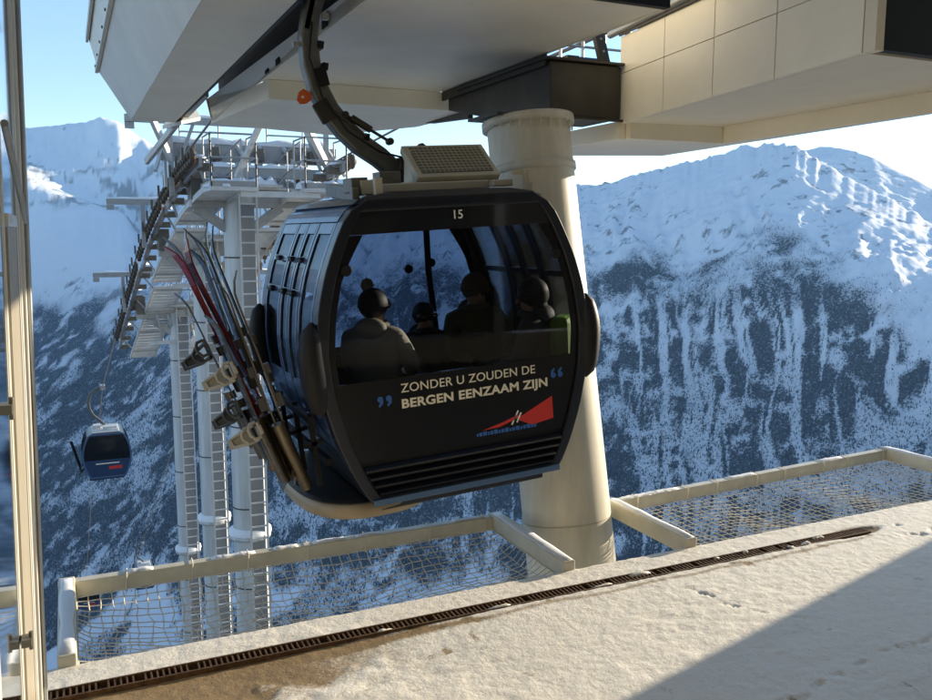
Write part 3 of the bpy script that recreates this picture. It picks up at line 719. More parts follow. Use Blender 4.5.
def catwalk(t, fn, y0, y1, side, drop=.75):
    off = float(np.interp(y0, [18, 30], [.66, 1.0])); wid = float(np.interp(y0, [18, 30], [.74, .92]))
    pts = []; y = y0
    while y < y1:
        x, z = fn(y); pts.append(Vector((x-side*off, y, z-drop))); x2, z2 = fn(y+.1); y += .30*.1/math.hypot(.1, z2-z)
    mb = MB()
    for p in pts: mb.cbox(p, (wid, .20, .09), 0, 0, 0)
    mb.build('catwalk_treads', galvl, t)
    mb = MB()
    for s_ in (-1, 1):
        for a_, b_ in zip(pts[:-1], pts[1:]): mb.bar(a_+Vector((s_*wid/2, 0, -.03)), b_+Vector((s_*wid/2, 0, -.03)), .03, .13)
    mb.build('stringer', galvl, t)
    mb = MB(); xin = -side*wid/2
    for h_ in (1.0, .52):
        mb.tube([p+Vector((xin, 0, h_)) for p in pts[::4]+[pts[-1]]], .018, 6)
    for p in pts[::4]: mb.tube([p+Vector((xin, 0, 0)), p+Vector((xin, 0, 1.0))], .017, 6)
    mb.build('handrail', galv, t)
    # hangers tying the walk to the roller beam
    mb = MB()
    for p in pts[::7]:
        mb.bar(p+Vector((side*wid/2, 0, 0)), p+Vector((side*(off-.17), 0, drop-.30)), .05, .05); mb.bar(p+Vector((-side*wid/2, 0, -.08)), p+Vector((side*wid/2, 0, -.08)), .05, .07, (0,1,0))
    mb.build_each('walkway_bracket', galv, t)
    mb = MB()
    for p in pts[2::9]: lump(mb, p+Vector((-.36, 0, .022)), p+Vector((.3, .02, .022)), .16, .05, 5)
    mb.build_each('snow_patch', snowc, t)
def tower(Y, ya, yb, r0, r1, zbase, label, top=False, rings=()):
    xL, z = ropeL(Y); xR, _ = ropeR(Y); xc = (xL+xR)/2-.34
    t = empty('lift_tower', (xc, Y, zbase), label, 'lift tower', 'lift towers in a row beyond the station')
    zt_ = z-.85
    H_ = zt_-zbase
    rr = lambda z_: r1+(r0-r1)*(zt_-z_)/H_
    mb = MB(); zs = np.linspace(zbase, zt_+.25, 10); mb.tube([(xc, Y, q) for q in zs], [rr(q) for q in zs], 40); mb.build('column', towerp, t)
    fl = rings
    mb = MB(); mbs = MB()
    for q in fl:
        mb.tube([(xc, Y, q-.06), (xc, Y, q-.055), (xc, Y, q+.055), (xc, Y, q+.06)], [rr(q), rr(q)+.11, rr(q)+.11, rr(q)], 40)
        for h_ in (0,):
            mbs.tube([(xc, Y, q+.061), (xc, Y, q+.15), (xc, Y, q+.23)], [rr(q)+.13, rr(q)+.12, rr(q)+.01], 30, 0, False)
    mb.build('flange_ring', towerp, t)
    mbs.build('snow_ring', snowc, t)
    # ladder with its grey back strip and side rail facing the station
    lx_ = xc+.12; ly = Y-rr(zt_)-.16
    def yl(q): return Y-rr(q)-.13
    mb = MB(); mb.prism([(lx_-.17, yl(zbase)+.09, zbase), (lx_+.17, yl(zbase)+.09, zbase), (lx_+.17, yl(zt_)+.09, zt_), (lx_-.17, yl(zt_)+.09, zt_)], (0, .02, 0)); mb.build('cable_tray', grating, t)
    mb = MB()
    for s_ in (-.20, .20): mb.bar((lx_+s_, yl(zbase)-.05, zbase), (lx_+s_, yl(zt_)-.05, zt_+.6), .045, .05, (0,1,0))
    q = zbase+.15
    while q < zt_+.5: mb.bar((lx_-.20, yl(q)-.05, q), (lx_+.20, yl(q)-.05, q), .035, .035); q += .30
    mb.build('ladder', galvl, t)
    mb = MB()
    for q in np.arange(zbase+.6, zt_, 2.05):
        mb.tube([(xc+(rr(q)+.012)*math.cos(a_), Y+(rr(q)+.012)*math.sin(a_), q) for a_ in np.linspace(0, 6.283, 25)], .016, 6)
    mb.build('cable_band', seam, t)
    # crossarm
    mb = MB(); mb.bar((xL+.28, Y, zt_+.15), (xR-.28, Y, zt_+.15), .34, .42)
    mb.bar((xc-1.0, Y, zt_-.05), (xc, Y, zt_-.75), .22, .22, (0,1,0)); mb.bar((xc+1.0, Y, zt_-.05), (xc, Y, zt_-.75), .22, .22, (0,1,0)); mb.build('crossarm', galv, t, .01)
    mb = MB(); lump(mb, (xL+.5, Y, zt_+.36), (xR-.5, Y, zt_+.36), .40, .14, 14); lump(mb, (xc-.9, Y-.3, zt_+.37), (xc+.9, Y-.28, zt_+.37), .3, .16, 8); mb.build_each('snow_cap', snowc, t)
    mb = MB()
    for s_, fn in ((-1, ropeL), (1, ropeR)):
        x, zr = fn(Y); mb.cbox((x-s_*.42, Y, zr-.42), (.30, .62, .62)); mb.cbox((x-s_*.20, Y, zr-.35), (.20, .30, .20))
    mb.build_each('bearing_block', olive, t, .01)
    # lifting frame above the crossarm
    zf = z+1.05 if top else z+.65
    mb = MB()
    for x in (xL-.1, xR+.1):
        mb.bar((x, Y, zt_+.2), (x, Y, zf), .11, .11, (0,1,0))
        mb.bar((x, Y, zt_+.5), (x+(.55 if x < xc else -.55), Y, zf), .07, .07, (0,1,0))
    mb.bar((xL-1.05, Y, zf), (xR+1.05, Y, zf), .12, .16)
    mb.bar((xL-1.05, Y, zf-.16), (xL-.85, Y, zf-.16), .05, .14); 
    mb.build('lifting_frame', galv, t)
    mb = MB(); lump(mb, (xL-1.0, Y, zf+.08), (xR+1.0, Y, zf+.08), .11, .06, 16); mb.build('frame_snow', snowc, t)
    for s_, fn in ((-1, ropeL), (1, ropeR)):
        roller_train(t, fn, ya, yb, s_, 0)
        catwalk(t, fn, ya+.3, yb-.05, s_)
    return t, xc, zt_, xL, xR, z
T1 = tower(21, 18.6, 23.8, .52, .36, -34, 'tallest and nearest lift tower, snow capped crossarm level with the roof', True, (-7.5, -15.5))
T2 = tower(26.4, 23.95, 29.2, .47, .34, -34, 'middle lift tower of the row, its crossarm below the nearest one', False, (-8.8, -17))
T3 = tower(32, 29.35, 36.4, .42, .31, -40, 'farthest and lowest lift tower, with the thinnest column of the row', False, (-11.7, -20))
# platforms, railings, gantry and snow of the nearest tower
t, xc, zt_, xL, xR, zr = T1
def railing(t, pts, h=1.05, name='platform_railing'):
    mb = MB(); pts = [Vector(p) for p in pts]
    for a_, b_ in zip(pts[:-1], pts[1:]):
        n_ = max(1, int((b_-a_).length/.55))
        for k in range(n_+1): p = a_+(b_-a_)*k/n_; mb.tube([p, p+Vector((0,0,h))], .02, 6)
        for z in (h, h*.55): mb.tube([a_+Vector((0,0,z)), b_+Vector((0,0,z))], .02, 6)
        mb.bar(a_+Vector((0,0,.06)), b_+Vector((0,0,.06)), .012, .11)
    mb.build(name, galv, t)
mb = MB(); mb.box((xL+.30, 17.9, zt_+.20), (xL+1.25, 18.9, zt_+.28)); mb.box((xc-.9, 20.2, zt_+.40), (xc+.9, 20.8, zt_+.46)); mb.box((xR-1.25, 17.9, zt_+.20), (xR-.30, 18.9, zt_+.28))
mb.box((xL+.4, 21.25, zt_+.40), (xR-.4, 22.0, zt_+.46)); mb.build('platform', galvl, t)
railing(t, [(xL+.32, 18.9, zt_+.28), (xL+.32, 17.95, zt_+.28), (xL+1.22, 17.95, zt_+.28), (xL+1.22, 18.9, zt_+.28)])
railing(t, [(xR-.32, 18.9, zt_+.28), (xR-.32, 17.95, zt_+.28), (xR-1.22, 17.95, zt_+.28), (xR-1.22, 18.9, zt_+.28)])
mb = MB(); zb_ = 1.66
mb.box((xL-.35, 21.3, zb_), (xR+.45, 21.62, zb_+.40)); mb.box((xL+.2, 20.55, zb_-.42), (xR-.2, 20.75, zb_-.18)); mb.build_each('head_beam', galv, t, .01)
mb = MB(); lump(mb, (xL-.2, 21.46, zb_+.40), (xR+.3, 21.46, zb_+.40), .36, .16, 18); lump(mb, (xL+.4, 20.65, zb_-.18), (xR-.4, 20.65, zb_-.18), .24, .10, 14); mb.build_each('snow_cap', snowc, t)
mb = MB()
for k in range(8):
    x = xL-.2+(xR-xL+.4)*k/7
    mb.bar((x, 21.28, zb_+.38), (x+(.28 if k % 2 else -.28), 20.7, zb_-.3), .06, .08); mb.box((x-.03, 21.2, zb_-.62), (x+.03, 21.5, zb_-.002))
mb.build_each('beam_bracket', galvl, t)
mb = MB()
for x in (xL+.35, xL+.9, xc+.55, xR-.75, xR-.2): mb.cbox((x, 21.1, zb_+.16), (.20, .24, .30)); mb.cbox((x+.15, 20.9, zb_-.35), (.26, .2, .34))
mb.build_each('motor_housing', olive, t, .015)
railing(t, [(xL+.2, 21.7, zb_+.40), (xL+1.1, 21.7, zb_+.40)], .55); railing(t, [(xR-1.2, 21.7, zb_+.40), (xR-.3, 21.7, zb_+.40)], .55)
mb = MB(); mb.bar((xL+.9, 18.0, zt_+.14), (xR-.9, 18.0, zt_+.14), .10, .12); mb.build('tie_beam', galvl, t)
mb = MB(); mb.bar((xL-.1, 21, zr+.15), (xL-.75, 20.2, zr+1.5), .10, .14); mb.bar((xR+.1, 21, zr+.15), (xR-.8, 20.2, zr+1.45), .12, .16)
mb.bar((xL+.9, 18.4, zt_+.5), (xL+1.5, 17.0, zt_+2.2), .09, .09); mb.build_each('brace', galvl, t)
mb = MB()
for (a_, b_, w_, h_) in (((xL+.4, 18.1, zt_+.28), (xL+1.2, 18.8, zt_+.28), .6, .16), ((xL+.5, 21.6, zt_+.46), (xR-.5, 21.6, zt_+.46), .6, .20), ((xc-.8, 20.5, zt_+.46), (xc+.8, 20.5, zt_+.46), .5, .17), ((xR-1.2, 18.2, zt_+.28), (xR-.4, 18.7, zt_+.28), .6, .15)): lump(mb, a_, b_, w_, h_, 12)
mb.build_each('platform_snow', snowc, t)
for TT in (T2, T3):
    t, xc, zt_, xL, xR, zr = TT; Y_ = t.location.y
    mb = MB(); mb.box((xL+1.3, Y_-1.0, zt_+.40), (xR-1.3, Y_-.35, zt_+.46)); mb.build('platform', galvl, t)
    railing(t, [(xL+1.3, Y_-.98, zt_+.46), (xR-1.3, Y_-.98, zt_+.46)], .95)
    mb = MB(); lump(mb, (xL+1.35, Y_-.68, zt_+.46), (xR-1.35, Y_-.68, zt_+.46), .5, .18, 12); mb.build_each('platform_snow', snowc, t)
    mb = MB()
    for k in range(7):
        x = xL+.9+(xR-xL-1.8)*k/6; mb.bar((x, Y_-.6, zt_+.1), (x+.25, Y_+.3, zt_-.9), .05, .05); 
    mb.bar((xL+.6, Y_-.3, zt_-.9), (xR-.6, Y_-.3, zt_-.9), .10, .12); mb.build_each('brace', galvl, t)
# guide arm at the roof slot exit
ga = empty('guide_arm', (1.75, 13.9, 1.5), 'grey steel guide arm sticking out of the roof slot towards the nearest tower', 'guide arm')
mb = MB(); mb.prism([(1.45, 14.2, 1.62), (1.62, 13.3, 1.60), (1.95, 13.7, 1.72), (1.9, 14.2, 1.98), (1.6, 14.6, 1.80)], (0, .04, -.05)); mb.build('plate', galvl, ga)
mb = MB(); mb.bar((1.72, 13.9, 1.75), (1.28, 15.3, 1.15), .06, .10); mb.bar((1.70, 13.6, 1.70), (1.84, 12.4, 1.86), .09, .06); mb.build('arm', galv, ga)

# the open station hall the picture is taken from (behind and above the viewer)
sh_ = empty('station_building', (3, -3, TZ), 'open station hall behind the viewer, seen only as dark reflection in the cabin', 'building')
mb = MB(); mb.box((-6, -9, 3.6), (24, 2.6, 4.0)); mb.build('roof', cladgrey, sh_)
mb = MB(); mb.box((-6, -9.3, TZ), (24, -9.02, 3.6)); mb.box((-6.3, -9, TZ), (-6.02, 1.0, 3.6)); mb.build('wall', darksteel, sh_)
mb = MB()
for x in (-5, 0, 5, 10): mb.box((x-.15, -8.9, TZ), (x+.15, -8.6, 3.6)); mb.box((x-.1, -8.6, 3.25), (x+.1, 2.5, 3.6))
mb.build('frame', galv, sh_)
# ---------------------------------------------------------------- gondola cabins
PZ = [0, .06, .25, .5, .8, 1.1, 1.4, 1.65, 1.85, 2.0, 2.08, 2.12]
PW = [.70, .76, .86, .955, 1.03, 1.055, 1.02, .95, .865, .79, .73, .62]
def W(z): return float(np.interp(z, np.linspace(0, 2.12, 61), smooth1(np.interp(np.linspace(0, 2.12, 61), PZ, PW), 3)))
def outline(z0, z1, ins, n=16):
    zs = np.linspace(z0, z1, n)
    r_ = [(W(z)-ins, z) for z in zs]
    return r_ + [(-x, z) for x, z in r_[::-1]]
def face(mb, y, z0, z1, ins, th, mi=0, n=16, x0=None, x1=None):
    o_ = outline(z0, z1, ins, n)
    if x0 is not None: o_ = [(min(max(x, x0), x1), z) for x, z in o_]
    mb.prism([(x, y, z) for x, z in o_], (0, th, 0), mi)
def side(mb, s, y0, y1, z0, z1, off=0.0, th=.02, mi=0, n=14, rake=0.0):
    zs = np.linspace(z0, z1, n); vs = []
    def bow(z): return .035*math.sin(math.pi*min(max(z/2.12, 0), 1))
    for z in zs:
        w_ = W(z)+off
        for (x, y) in ((w_, y0), (w_, y1), (w_-th, y1), (w_-th, y0)): vs.append((s*x, y, z))
    fs = []
    for i in range(n-1):
        for j in range(4): fs.append((i*4+j, i*4+(j+1)%4, (i+1)*4+(j+1)%4, (i+1)*4+j))
    fs += [(0,3,2,1), tuple((n-1)*4+j for j in range(4))]
    if s < 0: fs = [f[::-1] for f in fs]
    mb.add(vs, fs, mi, False)
def text_mesh(name, body, size, loc, mats, parent, bold=0.0, rot=(R(90), 0, 0), width=None, mirror=False):
    cu = bpy.data.curves.new(name, 'FONT'); cu.body = body; cu.size = size; cu.extrude = .001; cu.offset = bold; cu.space_character = 1.04
    tmp = bpy.data.objects.new('tmp_text', cu); COL.objects.link(tmp); bpy.context.view_layer.update()
    me = bpy.data.meshes.new_from_object(tmp.evaluated_get(bpy.context.evaluated_depsgraph_get()))
    bpy.data.objects.remove(tmp)
    co_ = np.zeros(len(me.vertices)*3); me.vertices.foreach_get('co', co_); co_ = co_.reshape(-1, 3)
    w_ = co_[:,0].max()-co_[:,0].min(); co_[:,0] -= co_[:,0].min()
    if width: co_[:,0] *= width/w_
    if mirror: co_[:,0] = -co_[:,0]
    me.vertices.foreach_set('co', co_.ravel()); me.materials.clear(); me.materials.append(mats)
    o = bpy.data.objects.new(name, me); COL.objects.link(o); o.parent = parent; o.location = loc; o.rotation_euler = rot
    return o
def L_(mb, name, m, p, bevel=0): return mb.build(name, m, p, bevel, world=False)
YN = -.95; YF = .80
def big_cabin():
    g = empty('gondola_cabin', (2.56, 6.38, -1.86), 'large dark gondola cabin with passengers, white slogan and outside ski rack, hanging above the net', 'gondola', 'gondola cabins on the lift', (0, R(-3.5), 0))
    # end frames
    for y, nm in ((YN, 'end_frame'), (YF-.13, 'end_frame')):
        o_ = outline(.02, 2.12, 0, 30); i_ = outline(.09, 2.035, .085, 30); n = len(o_)
        vs = [(x, y, z) for x, z in o_]+[(x, y, z) for x, z in i_]+[(x, y+.13, z) for x, z in o_]+[(x, y+.13, z) for x, z in i_]
        fs = []
        for k in range(n):
            k2 = (k+1) % n
            fs += [(k, k2, n+k2, n+k), (2*n+k2, 2*n+k, 3*n+k, 3*n+k2), (k2, k, 2*n+k, 2*n+k2), (n+k, n+k2, 3*n+k2, 3*n+k)]
        mb = MB(); mb.add(vs, fs, 0, False); L_(mb, nm, framem, g, .022)
    # near end: header, window, printed lower panel, vent grille
    for yy, th in ((YN+.028, .012), (YF-.06, .012)):
        near = yy < 0
        hd = MB(); face(hd, yy-.004 if near else yy+.002, 1.885, 2.045, .07, th); L_(hd, 'header_panel', darkgl if near else interior, g)
        w_ = MB(); face(w_, yy, .90, 1.884, .075, th); wo = L_(w_, 'end_window', g_end if near else g_far, g)
        sb = MB()
        for sx in (-1, 1):                               # black printed border round the pane
            zs = np.linspace(.90, 1.884, 14); vs = []
            for z in zs: vs += [(sx*(W(z)-.074), yy-.002, z), (sx*(W(z)-.135-.05*max(0, (z-1.6))/.3), yy-.002, z)]
            sb.add(vs, [(2*i, 2*i+1, 2*i+3, 2*i+2) for i in range(13)])
        L_(sb, 'pane_border', blackgl, wo)
        lp = MB(); face(lp, yy-.003, .345, .899, .075, .02); L_(lp, 'lower_panel', blackgl if near else framem, g)
        gr = MB(); face(gr, yy+.01, .085, .344, .075, .01); L_(gr, 'grille_backing', blackpl, g)
        gs = MB()
        for k in range(4):
            z = .115+k*.058; ww = W(z)-.10; s_ = -1 if near else 1
            gs.cbox((0, yy+.004*s_-.01, z), (2*ww, .045, .020), 0, 0, R(-28)*s_)
        L_(gs, 'vent_slats', framem, g)
    bl = MB(); bl.box((-.74, YN-.022, .03), (.74, YN-.002, .075)); L_(bl, 'bottom_trim', bluel, g, .004)
    # lettering on the near end
    yt = YN+.0225
    l1 = text_mesh('lettering', 'ZONDER U ZOUDEN DE', .088, (-.475, yt, .792), textm, g, .0004, width=1.06)
    l2 = text_mesh('lettering', 'BERGEN EENZAAM ZIJN', .088, (-.475, yt, .682), textm, g, .0026, width=1.16)
    text_mesh('number', '15', .085, (.0, YN+.0205, 1.955), textw, g, .0006)
    text_mesh('number', '15', .085, (-.35, YF-.05, 1.70), textd, g, .0006, (R(90), 0, 0), None, True)
    for x0, z0, sg in ((-.57, .745, 1), (.80, .775, -1)):   # quotation marks
        q = MB()
        for k in (0, 1):
            bx_ = x0+sg*k*.062 - (.06 if sg > 0 else 0)
            pts = []
            for a_ in np.linspace(0, 2*math.pi, 16)[:-1]: pts.append((bx_+sg*.021*math.cos(a_), yt, z0+sg*(.02+.021*math.sin(a_))))
            q.prism(pts if sg > 0 else pts, (0, -.0012, 0))
            q.prism([(bx_+sg*.021, yt-.0004, z0+sg*.022), (bx_+sg*.019, yt-.0004, z0-sg*.012), (bx_-sg*.008, yt-.0004, z0-sg*.036), (bx_-sg*.014, yt-.0004, z0-sg*.024), (bx_+sg*.001, yt-.0004, z0+sg*.002)], (0, -.0012, 0))
        L_(q, 'quotation_mark', logob, g)
    lg = MB()
    lg.prism([(.03, yt, .425), (.20, yt, .462), (.33, yt, .500), (.33, yt, .475), (.17, yt, .430)], (0, -.001, 0))
    lg.prism([(.335, yt, .478), (.62, yt, .600), (.625, yt, .430), (.44, yt, .405), (.335, yt, .455)], (0, -.001, 0))
    lg.v = [(x+.10, y, z) for x, y, z in lg.v]; lgo = L_(lg, 'red_emblem', logor, g)
    lb = MB(); x = .0
    for k in range(17):
        w_ = .016+.008*((k*7) % 3); lb.box((x, yt-.001, .385+.0*k), (x+w_, yt, .408+.004*(k % 3))); x += w_+.006
    lb.v = [(x_+.08, y_, z_) for x_, y_, z_ in lb.v]; L_(lb, 'small_blue_print', logob, lgo)
    wm = MB()
    for dx, dz in ((0, 0), (.018, .03), (.042, .012)): wm.bar((.27+dx, yt-.0015, .43+dz), (.31+dx, yt-.0015, .50+dz), .012, .001, (0,1,0))
    wm.v = [(x_+.10, y_, z_) for x_, y_, z_ in wm.v]; L_(wm, 'white_squiggle', textw, lgo)
    # roof
    rf = MB(); zs = [2.085, 2.12, 2.15, 2.16]; ws = [.72, .66, .50, .25]; vs = []
    for z, w_ in zip(zs, ws):
        yl = .93-(z-2.085)*1.2
        vs += [(-w_, -yl, z), (w_, -yl, z), (w_, yl-.15, z), (-w_, yl-.15, z)]
    fs = [(i*4+j, i*4+(j+1)%4, (i+1)*4+(j+1)%4, (i+1)*4+j) for i in range(3) for j in range(4)]+[(12,13,14,15), (3,2,1,0)]
    rf.add(vs, fs); ro = L_(rf, 'roof', framem, g, .01)
    fl = MB(); fl.box((-.74, YN+.05, .04), (.74, YF-.05, .10)); fl.box((-.66, YN+.1, -.05), (.66, YF-.1, .038)); L_(fl, 'floor', framem, g, .01)
    # chassis tray with tan rim at the door side
    ct = MB(); pts = []
    for a_ in np.linspace(0, 2*math.pi, 40)[:-1]:
        ca, sa = math.cos(a_), math.sin(a_); pts.append((-.62+.52*math.copysign(abs(ca)**.75, ca), .0+.86*math.copysign(abs(sa)**.75, sa)))
    def ringz(z, k): return [(-.62+(x+.62)*k, y*k, z) for x, y in pts]
    n = len(pts); vs = ringz(-.115, .86)+ringz(-.09, .97)+ringz(-.01, 1)+ringz(.012, .96)
    ct.add(vs, [(i*n+j, i*n+(j+1)%n, (i+1)*n+(j+1)%n, (i+1)*n+j) for i in range(3) for j in range(n)], 0, True); ct.add(vs[-n:], [tuple(range(n))]); ct.add(vs[:n], [tuple(range(n))[::-1]])
    L_(ct, 'step_tray', tanpl, g)
    cm = MB(); cm.add(ringz(.0135, .93)+ringz(.03, .90), [(j, (j+1)%n, n+(j+1)%n, n+j) for j in range(n)]+[tuple(range(n, 2*n))]); L_(cm, 'tray_mat', blackpl, g)
    # sides
    for s in (-1, 1):
        mb = MB(); side(mb, s, YN+.13, YF-.13, .06, .42, 0, .03); L_(mb, 'side_sill', framem, g)
        mb = MB(); side(mb, s, YN+.13, YF-.13, 1.98, 2.09, .004, .04); L_(mb, 'side_header', bluel if s < 0 else framem, g)
        if s < 0:
            for k, (a_, b_) in enumerate(((-.80, -.30), (-.285, .285), (.30, .80))):
                pass
        cols = ((-.815, -.42), (-.40, -.128), (-.112, .15), (.17, .665))
        for k, (a_, b_) in enumerate(cols):
            isdoor = k in (1, 2)
            par = g
            fr = MB(); fw_ = .045
            side(fr, s, a_, a_+fw_, .43, 1.975, .0, .03); side(fr, s, b_-fw_, b_, .43, 1.975, 0, .03)
            side(fr, s, a_+fw_, b_-fw_, .43, .86 if s < 0 else .80, 0, .03, 0, 8); side(fr, s, a_+fw_, b_-fw_, 1.90, 1.975, 0, .03, 0, 4)
            (side(fr, s, a_+fw_, b_-fw_, 1.46, 1.51, 0.002, .03, 0, 3) if k or s > 0 else None)
            if s < 0 and k: side(fr, s, a_+fw_, b_-fw_, 1.70, 1.74, 0.002, .03, 0, 3)
            o = L_(fr, 'door' if isdoor else 'side_panel', blue if s < 0 else framem, g, .004)
            pn = MB(); side(pn, s, a_+fw_, b_-fw_, .861 if s < 0 else .801, 1.459, -.012, .008, 0, 10)
            L_(pn, 'window', g_side if s > 0 else g_door, o)
            pn = MB(); side(pn, s, a_+fw_, b_-fw_, 1.511, 1.899, -.012, .008, 0, 6); L_(pn, 'upper_window', g_side if s > 0 else g_door, o)
            if s < 0 and k:
                h = MB(); h.tube([(-W(1.48)-.03, (a_+b_)/2-.07, 1.485), (-W(1.48)-.03, (a_+b_)/2+.07, 1.485)], .012, 8); h.cbox((-W(1.72)-.012, (a_+b_)/2, 1.72), (.03, .10, .035)); h.cbox((-W(1.48)-.012, (a_+b_)/2, 1.485), (.03, .05, .045)); L_(h, 'window_catch', blackpl, o)
        sk = MB()
        for (a_, b_) in ((-.42, -.40), (-.128, -.112), (.15, .17)): side(sk, s, a_+.001, b_-.001, .43, 1.975, -.008, .02)
        L_(sk, 'door_seal', blackpl, g)
        # rounded rub bumper on each near and far corner
        for y in (YN+.045, YF-.045):
            bp_ = MB(); pts = []; rs = []
            for q in np.linspace(-1, 1, 13):
                z = 1.02+q*.32; pts.append((s*(W(z)+.028), y, z)); rs.append(.088*math.sqrt(max(0, 1-q*q*.97))**.7 if abs(q) < 1 else .012)
            bp_.tube(pts, rs, 14); L_(bp_, 'bumper', blackpl, g)
    # suction pads / locks on the glass
    for yy, lst in ((YN+.022, ((-.80, 1.66), (.80, 1.66))), (YF-.055, ((.28, 1.52), (.50, 1.56)))):
        for x, z in lst: d = MB(); d.disc((x, yy, z), (0,1,0), .040, .03, 18, 0, .008); L_(d, 'window_knob', blackpl, g)
    # interior: posts, benches, sticker
    ip = MB(); ip.tube([(.38, .52, 2.06), (.40, .58, 1.5), (.46, .64, 1.0), (.48, .65, .5)], .028, 12); ip.tube([(-.5, -.1, 2.02), (.5, -.1, 2.02)], .016, 8); L_(ip, 'grab_pole', blackpl, g)
    for y0_, y1_, yb in ((-.80, -.40, -.82), (.30, .68, .66)):
        b_ = MB(); b_.box((-.84, y0_, .40), (.84, y1_, .47)); L_(b_, 'bench', seatm, g, .02)
        b_ = MB(); b_.box((-.86, yb, .47), (.86, yb+.04, .58 if yb < 0 else .86)); L_(b_, 'backrest', seatm, g, .015)
        b_ = MB(); b_.box((-.6, (y0_+y1_)/2-.03, .10), (-.55, (y0_+y1_)/2+.03, .40)); b_.box((.55, (y0_+y1_)/2-.03, .10), (.6, (y0_+y1_)/2+.03, .40)); L_(b_, 'bench_leg', framem, g)
    st = MB(); st.prism([(-.12+.062*math.cos(a_), YF-.064, 1.41+.066*math.sin(a_)) for a_ in np.linspace(0, 6.283, 9)[:-1]], (0, -.002, 0)); L_(st, 'sticker', beigebox, g)
    # hanger arm (points measured in the world, brought to cabin space)
    Mi = (Matrix.Translation(g.location) @ g.rotation_euler.to_matrix().to_4x4()).inverted()
    def lw_(x, z, y=6.38): return Mi @ Vector((x, y, z))
    path = [(2.42, .36), (2.36, .46), (2.22, .57), (2.07, .66), (1.94, .77), (1.83, .90), (1.75, 1.05), (1.70, 1.22), (1.685, 1.40), (1.71, 1.58), (1.78, 1.78), (1.88, 1.95), (2.02, 2.10), (2.20, 2.20)]
    am = MB(); am.flatbar([lw_(*p) for p in path], [.13, .14, .15, .155, .15, .145, .14, .135, .13, .125, .12, .12, .12, .12], .13, (0,1,0)); ha = L_(am, 'hanger_arm', armm, g, .018)
    d = MB(); d.cbox(lw_(2.44, .30), (.17, .19, .42)); d.cbox(lw_(2.42, .52), (.13, .21, .10)); d.cbox(lw_(1.78, .88, 6.30), (.13, .03, .16), 0, -.5); d.cbox(lw_(1.97, .80, 6.29), (.02, .02, .3), 0, -.9); L_(d, 'hanger_clamp', darksteel, ha, .012)
    d = MB()
    for p in ((1.72, 1.20), (1.69, 1.35), (1.86, .86), (2.03, .71)): d.cbox(lw_(p[0]+.075, p[1]), (.04, .16, .05), 0, .2)
    d.cbox(lw_(1.76, 1.12, 6.30), (.09, .03, .13), 0, -.2)
    L_(d, 'cable_clip', blackpl, ha)
    d = MB(); d.tube([lw_(1.95, .86, 6.32), lw_(2.28, .69, 6.32)], .012, 8); d.tube([lw_(1.99, .845, 6.32), lw_(2.14, .765, 6.32)], .028, 10); d.disc(lw_(1.94, .865, 6.32), (0,1,0), .025, .05, 10); d.disc(lw_(2.29, .685, 6.32), (0,1,0), .028, .05, 10); L_(d, 'damper', darksteel, ha)
    d = MB(); d.tube([lw_(1.70, 1.5, 6.30), lw_(1.67, 1.25, 6.29), lw_(1.76, .97, 6.28), lw_(1.95, .74, 6.28), lw_(2.2, .60, 6.28), lw_(2.45, .55, 6.26)], .008, 6); L_(d, 'cable', blackpl, ha)
    rfz = MB(); rfz.prism([lw_(1.60, 1.01, 6.34), lw_(1.585, .955, 6.34), lw_(1.61, .925, 6.34), lw_(1.655, .93, 6.34), lw_(1.70, .965, 6.34), lw_(1.69, 1.01, 6.34), lw_(1.635, 1.035, 6.34)], (0, .02, 0)); L_(rfz, 'reflector', orange, ha)
    rz2 = MB(); rz2.disc(lw_(1.628, .975, 6.337), (0,1,0), .010, .008, 14); L_(rz2, 'reflector_screw', galvl, ha)
    gp = MB(); gp.cbox(lw_(2.28, 2.22), (.30, .42, .16)); gp.cbox(lw_(2.30, 2.32), (.14, .60, .10)); gp.disc(lw_(2.12, 2.36, 6.12), (1,0,0), .07, .05, 16); gp.disc(lw_(2.12, 2.36, 6.64), (1,0,0), .07, .05, 16); L_(gp, 'rope_grip', darksteel, g, .01)
    gl = MB(); gl.cbox(lw_(1.70, 1.60, 6.36), (.035, .09, .30), 0, .3); gl.cbox(lw_(1.80, 1.55, 6.31), (.05, .04, .05)); gl.cbox(lw_(1.62, 1.35, 6.36), (.10, .03, .03)); L_(gl, 'guide_lever', galv, ha)
    # roof fittings
    Mx = MB()
    Mx.bar((-.05, -.55, 2.20), (-.05, .60, 2.20), .10, .08); Mx.bar((-.42, -.62, 2.19), (.42, -.62, 2.19), .07, .06); Mx.bar((-.42, .55, 2.19), (.42, .55, 2.19), .07, .06)
    Mx.cbox((-.52, -.62, 2.20), (.10, .10, .10)); Mx.cbox((.50, -.68, 2.19), (.16, .10, .05)); L_(Mx, 'roof_rack', beigebox, ro, .008)
    Mx = MB(); Mx.bar((-.62, -.70, 2.155), (-.40, .72, 2.235), .05, .10); Mx.cbox((-.57, -.55, 2.22), (.12, .20, .10)); Mx.cbox((-.30, -.45, 2.25), (.16, .16, .12)); L_(Mx, 'door_drive', olive, ro, .006)
    Mx = MB(); Mx.cbox((.66, -.80, 2.20), (.05, .05, .16)); Mx.cbox((.69, -.83, 2.22), (.07, .02, .09)); Mx.cbox((.61, -.78, 2.26), (.12, .03, .03)); Mx.cbox((-.50, -.82, 2.20), (.05, .05, .11)); L_(Mx, 'lamp_bracket', beigebox, ro)
    # solar / heater box, tilted towards the station
    T = Matrix.Translation((.22, -.42, 2.36)) @ Euler((R(38), 0, R(-1))).to_matrix().to_4x4()
